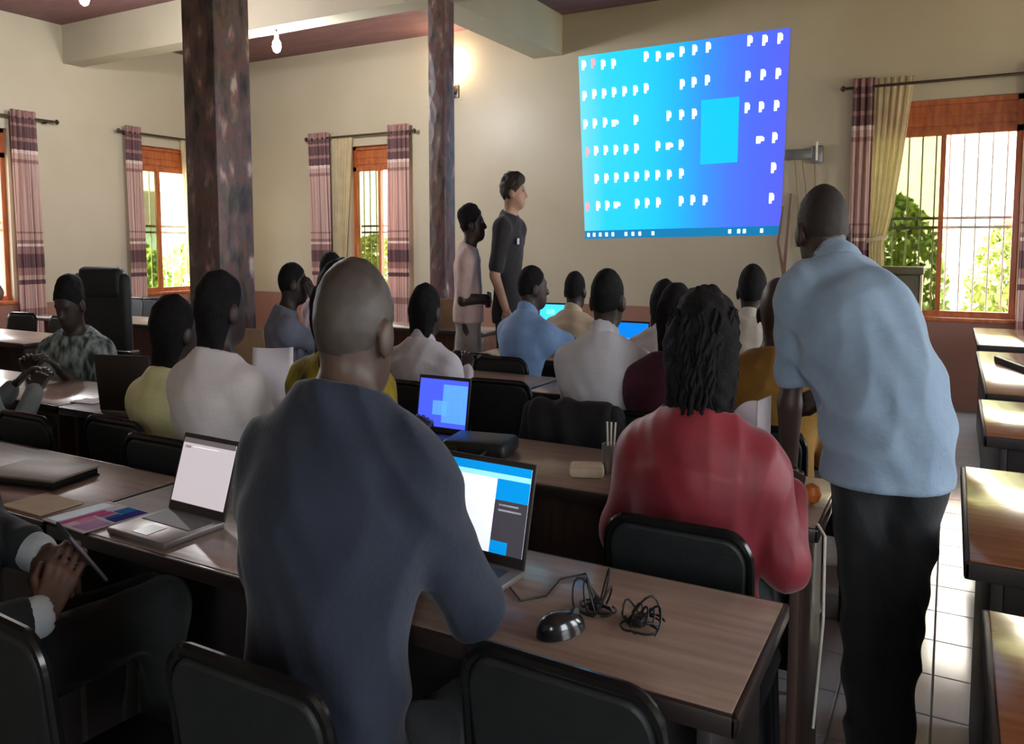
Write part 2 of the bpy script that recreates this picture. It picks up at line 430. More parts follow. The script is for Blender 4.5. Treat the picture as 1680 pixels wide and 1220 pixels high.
t = thing('white_building', 'sunlit white building with brick vents seen through the wide window', 'building', (1.2, 16, -.2))
obj('facade', B((-3.2, 0, 0), (5, 3, 5)), m_white, t, sm=None)
for x in (-1.0, .25):
    vmb = obj('vent', B((x-.28, -.03, 2.0), (x+.28, 0, 2.75)), m_white, t, sm=None)
    for i in range(4):
        for k in range(4):
            obj('brick', B((x-.24+.125*i, -.05, 2.04+.175*k), (x-.24+.125*i+.08, -.03, 2.04+.175*k+.12)), m_vent, vmb, sm=None)
t = thing('pale_building', 'pale blue outbuilding seen through the window beside the thick column', 'building', (-16.5, 10.5, -.2), PI/2)
obj('facade', B((-1.2, 0, 0), (3.2, 2, 1.9)), M('pale_blue', (170, 205, 215), .7), t, sm=None)
obj('roof', MB().prism([(-.2, 1.9), (2.2, 1.9), (1, 2.6)], -1.4, 3.4, 0), M('roof_sheet', (90, 84, 80), .6), t, sm=None)

# ------------------------------------------------------------------ projected image on the front wall
TLc, TRc, BRc, BLc = (-4.364, 3.266), (-1.716, 3.293), (-1.77, 1.463), (-4.251, 1.43)
def scr(u, v):   # u right, v down
    t = [(1-u)*TLc[i]+u*TRc[i] for i in (0, 1)]; b = [(1-u)*BLc[i]+u*BRc[i] for i in (0, 1)]
    return [(1-v)*t[i]+v*b[i] for i in (0, 1)]
m_proj = screen_mat('projected_blue', [(90, 205, 225), (0, 198, 250), (0, 196, 252), (0, 190, 252), (10, 172, 252), (40, 140, 250), (62, 112, 246), (70, 98, 240), (78, 90, 236)], .60)
m_icon = M('icon_white', (225, 245, 255), .5, emit=.7); m_icon2 = M('icon_red', (215, 150, 160), .5, emit=.5)
m_logo = M('logo_cyan', (0, 176, 248), .5, emit=.52); m_task = M('taskbar_blue', (0, 120, 175), .5, emit=.35)
scr_root = thing('projected_screen', 'bright blue computer desktop projected on the front wall', 'projection', (0, W, 0))
mb = MB(); uv = []
for j in range(2):
    for i in range(13):
        x, z = scr(i/12, j); mb.v.append((x, -.004, z)); uv.append((i/12, 1-j))
mb.f = [(i, i+1, 14+i, 13+i) for i in range(12)]; mb.uv = uv
po = obj('picture', mb, m_proj, scr_root, sm=None)
md = po.modifiers.new('thick', 'SOLIDIFY'); md.thickness = .003; md.offset = 0
def sq(u0, u1, v0, v1, y=-.008):
    ps = [scr(u0, v0), scr(u1, v0), scr(u1, v1), scr(u0, v1)]
    return MB().prism([(p[0], p[1]) for p in ps], y, y+.002, 1)
lg = obj('logo', sq(.615, .79, .305, .63), m_logo, scr_root, sm=None)
obj('taskbar', sq(0, 1, .955, 1), m_task, scr_root, sm=None)
rows = [[(115,310),(165,300,'r'),(218,305),(272,300),(438,265),(497,263),(555,262,'w'),(612,240),(672,232),(735,220),(922,190),(987,188),(1052,180)],
 [(118,455),(170,445),(222,442),(274,435),(328,430),(383,425),(437,415),(612,395),(668,385),(730,375),(912,357),(978,350),(1043,345)],
 [(122,590),(172,585),(226,580),(278,582,'w'),(385,565),(547,545),(608,540),(668,535),(908,507),(970,503),(1035,497)],
 [(132,722,'r'),(178,715),(229,712),(281,710),(333,707),(386,702),(493,690),(548,690,'w'),(605,683),(963,660,'w'),(1026,650)],
 [(180,850),(231,847),(283,843),(335,840),(386,838),(438,832),(491,830),(547,828),(605,822),(1020,795)],
 [(130,985,'r'),(187,980),(235,978),(285,975,'w'),(388,968),(438,965),(493,962),(603,955),(658,950),(715,950),(1010,942)]]
def uvof(cx, cy):
    # bilinear inverse in the photo crop, close enough for flat icons
    v = .5
    for _ in range(4):
        l = 85+30*v; r_ = 1095-50*v; u = (cx-l)/(r_-l)
        top = 270-140*u; bot = 1140-20*u; v = (cy-top)/(bot-top)
    return u, v
for row in rows:
    for it in row:
        u, v = uvof(it[0], it[1]); k = it[2] if len(it) > 2 else ''
        hw, hh = (.018, .018) if k == 'w' else (.0115, .026)
        ps = [(-1, -1), (.35, -1), (1, -.55), (1, .35), (.1, .5), (.1, 1), (-1, 1)]
        ps = [scr(u+a*hw, v+b*hh) for a, b in ps]
        ic = obj('icon', MB().prism([(p[0], p[1]) for p in ps], -.010, -.007, 1), m_icon2 if k == 'r' else m_icon, scr_root, sm=None)
for cx in (135, 165, 197, 230, 263, 330, 365, 400, 465, 825, 865, 890, 965):
    u, v = uvof(cx, 1130); obj('taskbar_icon', sq(u-.007, u+.007, .967, .988, -.011), m_icon, scr_root, sm=None)

# wall bracket, cords and wooden stick beside the projection
t = thing('wall_bracket', 'grey metal bracket on the wall beside the projected screen', 'bracket', (0, W, 0))
obj('arm', RB((-1.74, -.05, 2.13), (-1.40, -.005, 2.22), .006), m_brass, t)
obj('plate', RB((-1.44, -.07, 2.09), (-1.32, -.002, 2.24), .006), m_brass, t)
obj('clip', MB().cyl((-1.38, -.09, 2.11), (-1.38, -.09, 2.27), .012), m_bar, t)
cordm = M('cord_tan', (150, 122, 84), .7)
for (a, b, c), lb in zip(((-1.62, -1.58, 1.35), (-1.54, -1.50, 1.6), (-1.40, -1.44, 1.5)), ('longest tan cord hanging from the grey wall bracket, by the screen edge', 'shortest tan cord hanging between two others under the grey bracket', 'tan cord hanging below the plate of the grey wall bracket')):
    tag(obj('hanging_cord', MB().tube([(a, W-.06, 2.13), ((a+b)/2+.03, W-.05, (2.1+c)/2), (b, W-.05, c)], .008, 6), cordm), lb, 'cord', 'cords below the wall bracket')
t = thing('wooden_stick', 'brown wooden stick leaning on the wall under the screen corner', 'stick')
obj('shaft', MB().tube([(-1.62, W-.30, .0), (-1.70, W-.12, 1.1), (-1.66, W-.03, 1.83)], [.022, .02, .012], 8), M('stick_wood', (112, 64, 44), .5), t)
obj('fork', MB().tube([(-1.70, W-.12, 1.1), (-1.78, W-.08, 1.4), (-1.74, W-.04, 1.72)], [.016, .014, .008], 8), M('fork_wood', (122, 74, 50), .5), t)
# lectern
t = thing('lectern', 'tall olive wooden lectern standing before the wide window', 'lectern', (-.47, 8.4, 0))
m_ol = M('olive_board', (92, 84, 58), .5)
obj('body', MB().rbox((-.22, -.16, .03), (.22, .16, 1.16), .01), m_ol, t)
obj('top', MB().rbox((-.25, -.2, 1.16), (.25, .2, 1.215), .012), m_ol, t)
obj('trim_strip', RB((.222, -.17, .03), (.24, .17, 1.16), .004), M('cream_trim', (224, 206, 170), .5), t)

# ------------------------------------------------------------------ lamps
def bulb(loc, label, energy, top):
    t = thing('ceiling_lamp', label, 'lamp', (loc[0], loc[1], 0))
    z = loc[2]
    if top - z > .1: obj('cord', MB().cyl((0, 0, z+.09), (0, 0, top), .006, n=6), m_wire, t)
    obj('socket', MB().lathe([(.018, .05), (.028, .055), (.028, .10), (.015, .11)], (0, 0, z), 12), m_bar, t)
    obj('bulb', MB().lathe([(.004, -.075), (.035, -.06), (.052, -.02), (.045, .02), (.022, .05)], (0, 0, z), 16), M('bulb_glow', (255, 250, 240), .4, emit=60), t)
    d = bpy.data.lights.new('bulb_light', 'POINT'); d.energy = energy; d.shadow_soft_size = .06; d.color = (.95, .97, 1)
    o = bpy.data.objects.new('bulb_light', d); C.objects.link(o); o.location = (loc[0]*HX, loc[1]*HX, (z-.16)*HZ)
bulb((-6.97, 7.0, 3.17), 'glowing white bulb hanging under the cross beam', 60, 3.30)
bulb((-7.6, 5.06, 3.27), 'glowing white bulb hung from the ceiling over the far tables', 60, ZC)
t = thing('wall_sconce', 'small warm wall lamp beside the slim column', 'wall lamp', (-6.26, W, 0))
obj('back_plate', RB((-.05, -.02, 2.98), (.05, -.002, 3.12), .004), m_rod, t)
obj('arm', MB().tube([(0, -.02, 3.03), (0, -.09, 3.03), (0, -.10, 3.10)], .01, 8), m_rod, t)
obj('shade', MB().lathe([(.03, 0), (.05, .05), (.06, .14), (.055, .18)], (0, -.10, 3.10), 14), M('sconce_glow', (255, 228, 180), .5, emit=6), t)
d = bpy.data.lights.new('sconce_light', 'POINT'); d.energy = 8; d.color = (1, .82, .58); d.shadow_soft_size = .05
o = bpy.data.objects.new('sconce_light', d); C.objects.link(o); o.location = (-6.26*HX, (W-.12)*HX, 3.36*HZ)

# ------------------------------------------------------------------ tables
def table(x0, x1, y0, y1, label, top=None, panel=None, z=.75, modesty=True, group=None):
    t = thing('table', label, 'table', ((x0+x1)/2, (y0+y1)/2, 0), 0, group)
    a = (x1-x0)/2 - .003; b = (y1-y0)/2 - .003
    top = top or m_top; panel = panel or m_panel
    obj('tabletop', RB((-a+.012, -b+.012, z-.028), (a-.012, b-.012, z), .003), top, t)
    e = MB()
    e.rbox((-a, -b, z-.034), (a, -b+.016, z-.0015), .006).rbox((-a, b-.016, z-.034), (a, b, z-.0015), .006)
    e.rbox((-a, -b, z-.034), (-a+.016, b, z-.0015), .006).rbox((a-.016, -b, z-.034), (a, b, z-.0015), .006)
    obj('edge_band', e, m_edge, t)
    for s in (-1, 1):
        obj('side_panel', RB((s*(a-.07)-.015, -b+.05, 0), (s*(a-.07)+.015, b-.03, z-.034), .004), panel, t)
    if modesty: obj('modesty_panel', RB((-a+.085, b-.09, .22), (a-.085, b-.065, z-.036), .004), panel, t)
    return t
table(-2.30, -.29, 1.335, 1.850, 'brown laminate table carrying the computer mouse and tangled cables', panel=m_dpanel)
table(-4.35, -2.302, 1.335, 1.850, 'brown laminate table with white glare beside the small silver laptop', panel=m_dpanel)
table(-2.10, -.30, 2.37, 2.92, 'brown laminate table in front of the woman in red')
table(-3.92, -2.102, 2.37, 2.92, 'brown laminate table in front of the women in white and pale yellow')
table(-5.7, -3.922, 2.37, 2.92, 'brown laminate table in front of the woman in patterned dark blouse')
table(-2.05, -.32, 3.88, 4.38, 'brown laminate table before the man whose jacket hangs on his chair')
table(-3.15, -2.055, 3.88, 4.38, 'short brown table beyond the empty black chairs')
table(-4.45, -3.2, 3.30, 3.78, 'brown table holding the open laptop with large tan lid')
table(-2.05, -.32, 4.98, 5.48, 'brown table holding the laptop beyond the grey white shirt')
table(-3.1, -2.055, 4.98, 5.48, 'brown table in front of the man in light blue shirt')
table(-3.05, -1.3, 6.15, 6.65, 'brown table nearest the projection holding a bright cyan laptop', panel=m_panel_r)
table(-5.5, -3.75, 6.25, 6.75, 'reddish brown table by the slim column with a tan laptop', panel=m_panel_r)
# far left
table(-9.0, -6.6, 5.25, 5.85, 'long reddish brown table by the left wall window', panel=m_panel_r, modesty=True)
table(-8.2, -6.62, 3.75, 4.35, 'pale topped table beside the high backed office chair')
table(-9.9, -8.22, 3.75, 4.35, 'pale topped table at the left wall')
# right hand desks
def desk(x0, x1, y0, y1, label):
    t = thing('desk', label, 'desk', (x0, y0, 0)); a = x1-x0; b = y1-y0; z = .75
    obj('desktop', RB((0, 0, z-.03), (a, b, z), .004), m_top2, t)
    e = MB().rbox((-.012, -.012, z-.04), (a, .004, z-.003), .005).rbox((-.012, -.012, z-.04), (.004, b+.012, z-.003), .005).rbox((-.012, b-.004, z-.04), (a, b+.012, z-.003), .005)
    obj('edge_band', e, m_dpanel, t)
    obj('side_panel', RB((.05, .04, 0), (.08, b-.04, z-.04), .004), m_dpanel, t)
    obj('side_panel', RB((a-.08, .04, 0), (a-.05, b-.04, z-.04), .004), m_dpanel, t)
    obj('front_panel', RB((.082, .06, .08), (a-.082, .085, z-.04), .004), m_dpanel, t)
    return t
desk(.10, 1.7, 1.35, 2.02, 'glossy warm brown desk across the aisle from the mouse table')
desk(.07, 1.7, 2.33, 3.32, 'deep glossy orange brown desk beside the bending man')
desk(.16, 1.8, 3.92, 4.82, 'glossy desk with pale glare, second along the aisle beyond the bending man')
desk(.20, 1.8, 5.05, 7.00, 'large glossy desk with the grey stand lying on it')
desk(.22, 1.8, 7.45, 8.95, 'glossy desk under the wide window')
t = thing('projector_stand', 'dark grey folded stand lying across the large glossy desk', 'stand', (.25, 5.1, .75))
obj('bar', MB().rbox((0, 0, 0), (.05, .85, .03), .006).tf(Matrix.Translation((.08, 1.35, 0)) @ Matrix.Rotation(PI + math.radians(16), 4, 'Z')), m_dark, t)
obj('head', MB().rbox((.30, .42, 0), (.52, .62, .11), .02), m_brass, t)
obj('foot', MB().rbox((.26, .36, 0), (.70, .41, .03), .006), m_dark, t)

# ------------------------------------------------------------------ chairs
def make_chair():
    t = thing('chair', 'x', 'chair')
    obj('seat', MB().rbox((-.20, -.19, .405), (.20, .21, .45), .02, 3), m_vinyl, t)
    # padded back with round top corners, slightly reclined
    zt, zb, hw, r = .82, .50, .19, .06
    poly = [(-hw+.02, zb), (hw-.02, zb)] + [(hw-r+r*math.sin(a), zt-r+r*math.cos(a)) for a in np.linspace(PI/2, 0, 7)] + [(-hw+r-r*math.sin(a), zt-r+r*math.cos(a)) for a in np.linspace(0, PI/2, 7)]
    poly = [(x*.965, zb+(z-zb)*.97) for x, z in poly]
    bk = MB().prism(poly, -.012, .018, 1)
    Mt = Matrix.Translation((0, -.185, 0)) @ rotx(math.radians(7), (0, 0, .45))
    o = obj('backrest', bk.tf(Mt), m_vinyl, t)
    md = o.modifiers.new('soft', 'BEVEL'); md.width = .008; md.segments = 2
    pts = [(-hw, 0, .45), (-hw, 0, .60), (-hw, 0, zt-r)] + [(-hw+r-r*math.sin(a), 0, zt-r+r*math.cos(a)) for a in np.linspace(PI/2, 0, 7)] + [(hw-r+r*math.sin(a), 0, zt-r+r*math.cos(a)) for a in np.linspace(0, PI/2, 7)] + [(hw, 0, .60), (hw, 0, .45)]
    pts = [Mt @ Vector(p) for p in pts]
    obj('back_frame', MB().tube(pts, .0115, 8), m_tube, t)
    for s in (-1, 1):
        obj('leg', MB().tube([Mt @ Vector((s*hw, 0, .45)), (s*.195, -.20, .30), (s*.20, -.24, 0)], .0115, 8), m_tube, t)
        obj('leg', MB().tube([(s*.18, .19, .41), (s*.19, .21, .2), (s*.195, .22, 0)], .0115, 8), m_tube, t)
        obj('seat_rail', MB().tube([(s*.185, -.19, .395), (s*.18, .19, .395)], .0115, 8), m_tube, t)
    return t
chair0 = make_chair(); chair_used = [False]
def chair(x, y, rz, label, s=1):
    if chair_used[0]: t = copy_tree(chair0)
    else: t = chair0; chair_used[0] = True
    t.location = (x*HX, y*HX, 0); t.rotation_euler = (0, 0, rz); t.scale = (s, s, s); t['label'] = label
    t['group'] = 'black padded conference chairs'
    return t
chair(-1.61, 1.06, math.radians(-3), 'black padded chair of the person holding a phone')
chair(-1.04, 1.16, 0, 'black padded chair under the man in navy tunic')
chair(-.56, 1.42, math.radians(-2), 'empty black chair pushed against the table with the mouse')
chair(-.60, 2.20, 0, 'black padded chair behind the woman in red')
chair(-2.57, 2.16, 0, 'black padded chair under the woman in white blouse')
chair(-3.0, 2.28, 0, 'black padded chair under the woman in pale yellow')
chair(-1.96, 2.18, 0, 'black padded chair under the woman in bright yellow top')
chair(-3.43, 2.16, 0, 'empty black chair next to the pale yellow dress')
chair(-1.44, 3.42, 0, 'black chair with a dark jacket hung over its back')
chair(-1.07, 3.44, 0, 'black padded chair under the woman in maroon')
chair(-.66, 3.44, 0, 'black padded chair under the person in mustard top')
chair(-2.10, 3.86, math.radians(4), 'empty black chair left of the jacket chair')
chair(-2.78, 4.66, math.radians(6), 'empty black chair beside the man in light blue shirt')
chair(-2.55, 3.60, 0, 'black padded chair under the person in loose white shirt')
chair(-2.50, 4.62, 0, 'black padded chair under the man in light blue shirt')
chair(-1.58, 4.76, 0, 'black padded chair under the woman in white collar')
chair(-1.01, 4.70, 0, 'black padded chair under the man in cream collar near the bending man')
chair(-2.55, 5.50, 0, 'black padded chair under the man in beige shirt')
chair(-4.17, 4.12, math.radians(-42), 'black padded chair under the person in grey blue shirt')
chair(-4.20, 4.66, 0, 'black padded chair under the person in pale pink')
chair(-4.86, 3.14, PI + math.radians(10), 'black padded chair under the woman in patterned blouse')
chair(-4.22, 3.30, PI, 'empty black chair beside the woman in patterned blouse')
chair(-4.17, 1.98, 0, 'black padded chair under the person in grey sleeve')
chair(-5.45, 5.05, math.radians(10), 'empty black chair beside the thick column')
for k, (x, y) in enumerate(((-9.15, 6.05), (-8.78, 6.1), (-8.42, 6.12), (-7.6, 6.2))):
    chair(x, y, PI + .1*(k-1), ['empty chair at the end of the long table nearest the left wall', 'empty chair second from the left wall at the long table', 'empty chair third from the left wall at the long table', 'empty chair at the long table end nearest the column'][k], 1.06)
chair(-5.45, 3.72, .1, 'empty chair between the patterned blouse and the high backed office chair')
chair(-7.75, 4.55, PI, 'empty chair between the pale topped table and the long table')
chair(-8.45, 4.6, PI + .2, 'empty chair at the pale topped table beside the plaid curtain')
# high-backed office chair
t = thing('office_chair', 'large black high backed office chair near the left wall', 'chair', (-6.10, 3.98, 0), math.radians(205))
obj('backrest', MB().rbox((-.24, -.27, .50), (.24, -.17, 1.20), .05, 3), m_vinyl, t)
obj('headrest', MB().rbox((-.19, -.275, 1.02), (.19, -.155, 1.235), .05, 3), m_vinyl, t)
obj('seat', MB().rbox((-.25, -.22, .42), (.25, .25, .52), .04, 3), m_vinyl, t)
for s in (-1, 1): obj('armrest', MB().tube([(s*.27, -.2, .46), (s*.29, -.2, .68), (s*.29, .14, .70), (s*.27, .2, .46)], .022, 8), m_dark, t)
obj('gas_post', MB().cyl((0, 0, .1), (0, 0, .42), .03), m_dark, t)
for k in range(5):
    a = 2*PI*k/5; lg = obj('base_leg', MB().tube([(0, 0, .12), (.27*math.cos(a), .27*math.sin(a), .07)], [.028, .018], 8), m_dark, t)
    obj('caster', MB().lathe([(.02, 0), (.03, .015), (.03, .045), (.02, .06)], (.28*math.cos(a), .28*math.sin(a), 0), 10), m_dark, lg)

# ------------------------------------------------------------------ laptops
def laptop(loc, rz, wd, dp, hg, tilt, lid, label, blocks, body=None, scr_col=(180, 215, 255), strength=.55):
    """user sits on local -y; hinge at local +y. blocks: (u0,u1,v0,v1,material)"""
    t = thing('laptop', label, 'laptop', loc, rz); body = body or m_silver
    obj('base', RB((-wd/2, -dp/2, 0), (wd/2, dp/2, .014), .004), body, t)
    obj('keyboard', RB((-wd*.42, -dp*.02, .0135), (wd*.42, dp*.38, .0155), .001, 1), m_keys, t)
    obj('touchpad', RB((-wd*.13, -dp*.42, .0135), (wd*.13, -dp*.10, .0150), .0005, 1), m_dark if body is m_dark else m_brass, t)
    Mt = Matrix.Translation((0, dp/2-.004, .012)) @ Matrix.Rotation(-tilt, 4, 'X')
    l = obj('lid', MB().rbox((-wd/2, 0, 0), (wd/2, .007, hg), .003).tf(Mt), lid, t)
    obj('bezel', MB().box((-wd/2+.003, -.0012, .004), (wd/2-.003, .0005, hg-.003)).tf(Mt), m_dkbrown, l, sm=None)
    ms = M('laptop_screen', scr_col, .3, emit=strength)
    x0, x1, z0, z1 = -wd/2+.010, wd/2-.010, .022, hg-.012
    s = obj('screen', MB().box((x0, -.0022, z0), (x1, -.001, z1)).tf(Mt), ms, l, sm=None)
    for u0, u1, v0, v1, m in blocks:
        X = lambda u: x0+(x1-x0)*u
        Z = lambda v: z1-(z1-z0)*v
        obj('screen_window', MB().box((X(u0), -.0032, Z(v1)), (X(u1), -.0022, Z(v0))).tf(Mt), m, l, sm=None)
    return t
e_white = M('ui_white', (232, 236, 246), .5, emit=0.496); e_blue = M('ui_blue', (0, 140, 215), .5, emit=0.496); e_dark = M('ui_dark', (70, 66, 74), .5, emit=0.341)
e_cyan = M('ui_cyan', (150, 225, 250), .5, emit=0.496); e_grey = M('ui_grey', (200, 204, 214), .5, emit=0.434); e_pale = M('ui_pale', (212, 202, 206), .5, emit=0.341); e_tool = M('ui_toolbar', (120, 112, 112), .5, emit=0.248)
e_vio = M('ui_violet', (70, 90, 240), .5, emit=0.558); e_sky = M('ui_sky', (90, 160, 255), .5, emit=0.558)
laptop((-1.06, 1.575, .75), math.radians(-3), .34, .215, .205, math.radians(18), m_dkbrown, 'open laptop with white document screen in front of the man in navy',
       [(0, 1, 0, .10, e_blue), (0, 1, .10, .16, e_cyan), (0, .70, .16, 1, e_white), (.05, .62, .24, .26, e_grey), (.05, .66, .42, .44, e_grey), (.05, .60, .66, .68, e_grey), (.70, 1, .16, .40, e_blue), (.70, 1, .40, .86, e_dark), (.74, .92, .44, .46, e_grey), (.74, .95, .50, .52, e_grey), (.70, .86, .86, 1, e_blue), (.86, 1, .86, 1, e_dark)], scr_col=(210, 225, 245), strength=.5)
laptop((-1.93, 1.468, .75), math.radians(-2), .25, .20, .185, math.radians(22), m_keys, 'small silver laptop with pale blank screen beside colourful leaflets',
       [(0, 1, 0, .08, e_tool), (0, 1, .08, 1, e_pale), (.04, .16, .12, .16, e_tool), (.2, .7, .12, .135, e_grey)], scr_col=(205, 195, 198), strength=.5)
laptop((-1.86, 2.66, .75), 0, .26, .20, .19, math.radians(12), m_dark, 'open laptop with violet blue screen on the row of the woman in red',
       [(0, 1, 0, 1, e_vio), (.5, 1, .1, .9, e_sky), (.3, .6, .45, .75, e_sky)], body=m_dark, scr_col=(60, 90, 240))
laptop((-3.10, 6.36, .75), math.radians(5), .34, .22, .21, math.radians(12), m_dark, 'open laptop with cyan screen beyond the man in beige shirt',
       [(0, 1, 0, .9, M('ui_cyan2', (60, 205, 255), .5, emit=.6)), (.2, .45, .2, .4, e_cyan), (.5, .75, .5, .8, e_cyan)], body=m_dark)
laptop((-1.97, 5.22, .75), 0, .26, .20, .20, math.radians(12), m_dark, 'open laptop with deep blue screen beyond the grey white shirt',
       [(0, 1, 0, 1, M('ui_deep', (0, 120, 240), .5, emit=.6)), (.3, .6, .5, .8, e_sky)], body=m_dark)
laptop((-3.72, 3.50, .75), PI + math.radians(14), .30, .21, .235, math.radians(10), m_tan, 'open laptop with large tan lid turned to the person in grey blue', [(0, 1, 0, 1, e_white)])
laptop((-4.15, 6.42, .75), PI + math.radians(14), .30, .21, .225, math.radians(10), m_tan, 'open laptop with tan lid on the table by the slim column', [(0, 1, 0, 1, e_white)])
laptop((-3.46, 2.52, .75), PI + math.radians(16), .30, .21, .215, math.radians(8), m_dkbrown, 'open dark brown laptop before the woman in patterned blouse', [(0, 1, 0, 1, e_white)])

# ------------------------------------------------------------------ small things on the tables
t = thing('computer_mouse', 'glossy black computer mouse on the table of the man in navy', 'mouse', (-.685, 1.46, .75), math.radians(-28))
mb = MB(); n = 18
for j in range(9):
    ph = PI/2*j/8
    for i in range(n):
        a = 2*PI*i/n; mb.v.append((.033*math.cos(a)*math.cos(ph)**.7*(1-.12*math.sin(a)), .060*math.sin(a)*math.cos(ph)**.7, .004+.034*math.sin(ph)*(1-.22*math.sin(a)*math.cos(ph))))
for j in range(8):
    for i in range(n): mb.f.append((j*n+i, j*n+(i+1) % n, (j+1)*n+(i+1) % n, (j+1)*n+i))
obj('shell', mb, M('mouse_black', (30, 32, 34), .18, coat=.6), t, sm=80)
obj('base', MB().lathe([(.028, 0), (.031, .005)], n=18), m_dark, t)
obj('scroll_wheel', MB().cyl((-.004, .036, .031), (.004, .036, .031), .008), m_keys, t)
def tangle(c, n, r, hmax, seed, name, label, mat=m_wire, rad=.0022):
    R = random.Random(seed); t = thing(name, label, 'cable', (c[0], c[1], .752))
    for k in range(n):
        pts = []; a0 = R.random()*6.3; ph = R.random()*6; cx, cy = R.uniform(-.4, .4)*r, R.uniform(-.4, .4)*r
        ra = r*R.uniform(.35, .9); hh = hmax*R.uniform(.2, 1)
        for i in range(22):
            q = i/21; a = a0 + 5.4*q
            pts.append((cx+ra*math.cos(a)*(1-.3*q), cy+.7*ra*math.sin(a)*(1-.2*q), .003+hh*max(0, math.sin(PI*q*2+ph))*math.sin(PI*q)))
        obj('loop', MB().tube(pts, rad, 6), mat, t)
    obj('plug', MB().rbox((-.012, -.02, 0), (.012, .02, .016), .004), m_wire, t)
    return t
tangle((-.665, 1.60), 6, .055, .075, 3, 'mouse_cable', 'coiled thin black cable behind the mouse')
tangle((-.555, 1.575), 8, .075, .07, 9, 'headset_cable', 'tangled dark cable near the table edge beside the mouse')
tag(obj('cable', MB().tube([(-.885, 1.60, .753), (-.83, 1.55, .753), (-.79, 1.60, .753), (-.80, 1.70, .753), (-.76, 1.76, .753), (-.70, 1.66, .756)], .0022, 6), m_wire), 'single thin cable looping from the laptop towards the mouse', 'cable')
# leaflets
def sheet(name, label, cat, pts, z, mat, strips=(), th=.003):
    t = thing(name, label, cat, (0, 0, z))
    obj('page', MB().prism(pts, 0, th), mat, t, sm=None)
    for k, (pp, m) in enumerate(strips): obj('print', MB().prism(pp, th, th+.0006), m, t, sm=None)
    return t
def par(o, a, b, u0, u1, v0, v1): return [(o[0]+a[0]*u+b[0]*v, o[1]+a[1]*u+b[1]*v) for u, v in ((u0, v0), (u1, v0), (u1, v1), (u0, v1))]
pinkm, bluem, cyanm, lilm = M('print_pink', (224, 96, 170), .9, spec=.1), M('print_blue', (50, 50, 165), .9, spec=.1), M('print_cyan', (30, 130, 200), .9, spec=.1), M('print_lilac', (216, 176, 226), .9, spec=.1)
o_, a_, b_ = (-2.32, 1.345), (.21, -.01), (.02, .20)
sheet('leaflet', 'colourful pink and blue leaflet on the table by the silver laptop', 'leaflet', par(o_, a_, b_, 0, 1, 0, 1), .751, m_paper,
      [(par(o_, a_, b_, .02, .30, .05, .9), M('print_ice', (190, 222, 236), .5)), (par(o_, a_, b_, .34, .46, .04, .70), pinkm), (par(o_, a_, b_, .46, .60, .20, .45), M('print_rose', (238, 170, 206), .9, spec=.1)), (par(o_, a_, b_, .48, .62, .50, .72), pinkm), (par(o_, a_, b_, .64, .98, .05, .42), lilm), (par(o_, a_, b_, .52, .76, .74, .98), cyanm), (par(o_, a_, b_, .76, .98, .48, .98), bluem), (par(o_, a_, b_, .66, .76, .50, .72), cyanm)])
sheet('notebook', 'cream notebook page by the hands holding the phone', 'notebook', par((-2.56, 1.36), (.20, .0), (.0, .14), 0, 1, 0, 1), .751, m_cream)
t = thing('hardback_folder', 'thick dark folder lying on the glare lit table', 'folder', (-2.74, 1.59, .75), math.radians(12))
obj('cover', RB((-.16, -.10, .022), (.16, .10, .028), .002), M('folder_grey', (168, 156, 140), .5), t)
obj('pages', RB((-.155, -.095, .005), (.155, .095, .022), .002), m_dark, t)
obj('back_cover', RB((-.16, -.10, 0), (.16, .10, .005), .002), m_dark, t)
sheet('paper_sheet', 'small white paper beside the dark brown laptop', 'paper', par((-3.95, 2.46), (.16, .02), (-.02, .10), 0, 1, 0, 1), .751, m_paper)
# open book by the woman in red
t = thing('open_book', 'open white book standing up beside the woman in red', 'book', (-.512, 2.50, .75), math.radians(-8))
pg = MB(); N_ = 10
for i in range(N_+1):
    q = i/N_; x = -.13*q; y = .05*q**2
    for zz in (0, 1): pg.v.append((x, y, .0 + zz*(.255-.11*q**2.2)))
    for zz in (0, 1): pg.v.append((x, y+.004, .0 + zz*(.255-.11*q**2.2)))
for i in range(N_):
    a = 4*i; b = a+4
    pg.f += [(a, b, b+1, a+1), (a+2, a+3, b+3, b+2), (a+1, b+1, b+3, a+3), (a, a+2, b+2, b)]
pg.f += [(0, 1, 3, 2), (4*N_, 4*N_+2, 4*N_+3, 4*N_+1)]
obj('pages', pg, m_paper, t, sm=40)
obj('cover', RB((.001, -.004, 0), (.006, .12, .255), .001, 1), M('book_cover', (196, 186, 190), .6), t)
t = thing('steel_cup', 'small steel cup with pens left of the woman in red', 'cup', (-1.04, 2.62, .75))
obj('cup', MB().lathe([(.028, 0), (.031, .08), (.029, .08), (.026, .004)], n=16), m_brass, t)
for k in range(3): obj('pen', MB().cyl((.008*(k-1), .0, .01), (.016*(k-1), .006, .14), .004, n=6), m_bar, t)
tag(obj('napkin', MB().rbox((-.06, -.05, 0), (.06, .05, .03), .012, 2), m_cream, None, (-1.10, 2.55, .75), .4), 'crumpled cream cloth left of the steel cup', 'napkin')
t = thing('handbag', 'flat black bag lying on the table right of the violet laptop', 'bag', (-1.58, 2.62, .75), math.radians(10))
obj('body', MB().rbox((-.13, -.10, 0), (.13, .10, .05), .02, 3), m_vinyl, t)
obj('handle', MB().tube([(-.06, -.1, .03), (-.05, -.15, .02), (.05, -.15, .02), (.06, -.1, .03)], .006, 6), m_vinyl, t)
tag(obj('orange_fruit', MB().lathe([(.003, 0), (.020, .008), (.028, .026), (.020, .045), (.003, .052)], n=16), M('orange_skin', (222, 120, 48), .5, bump=.1), None, (-.355, 2.60, .75)), 'small orange fruit on the table beside the bending man', 'fruit')
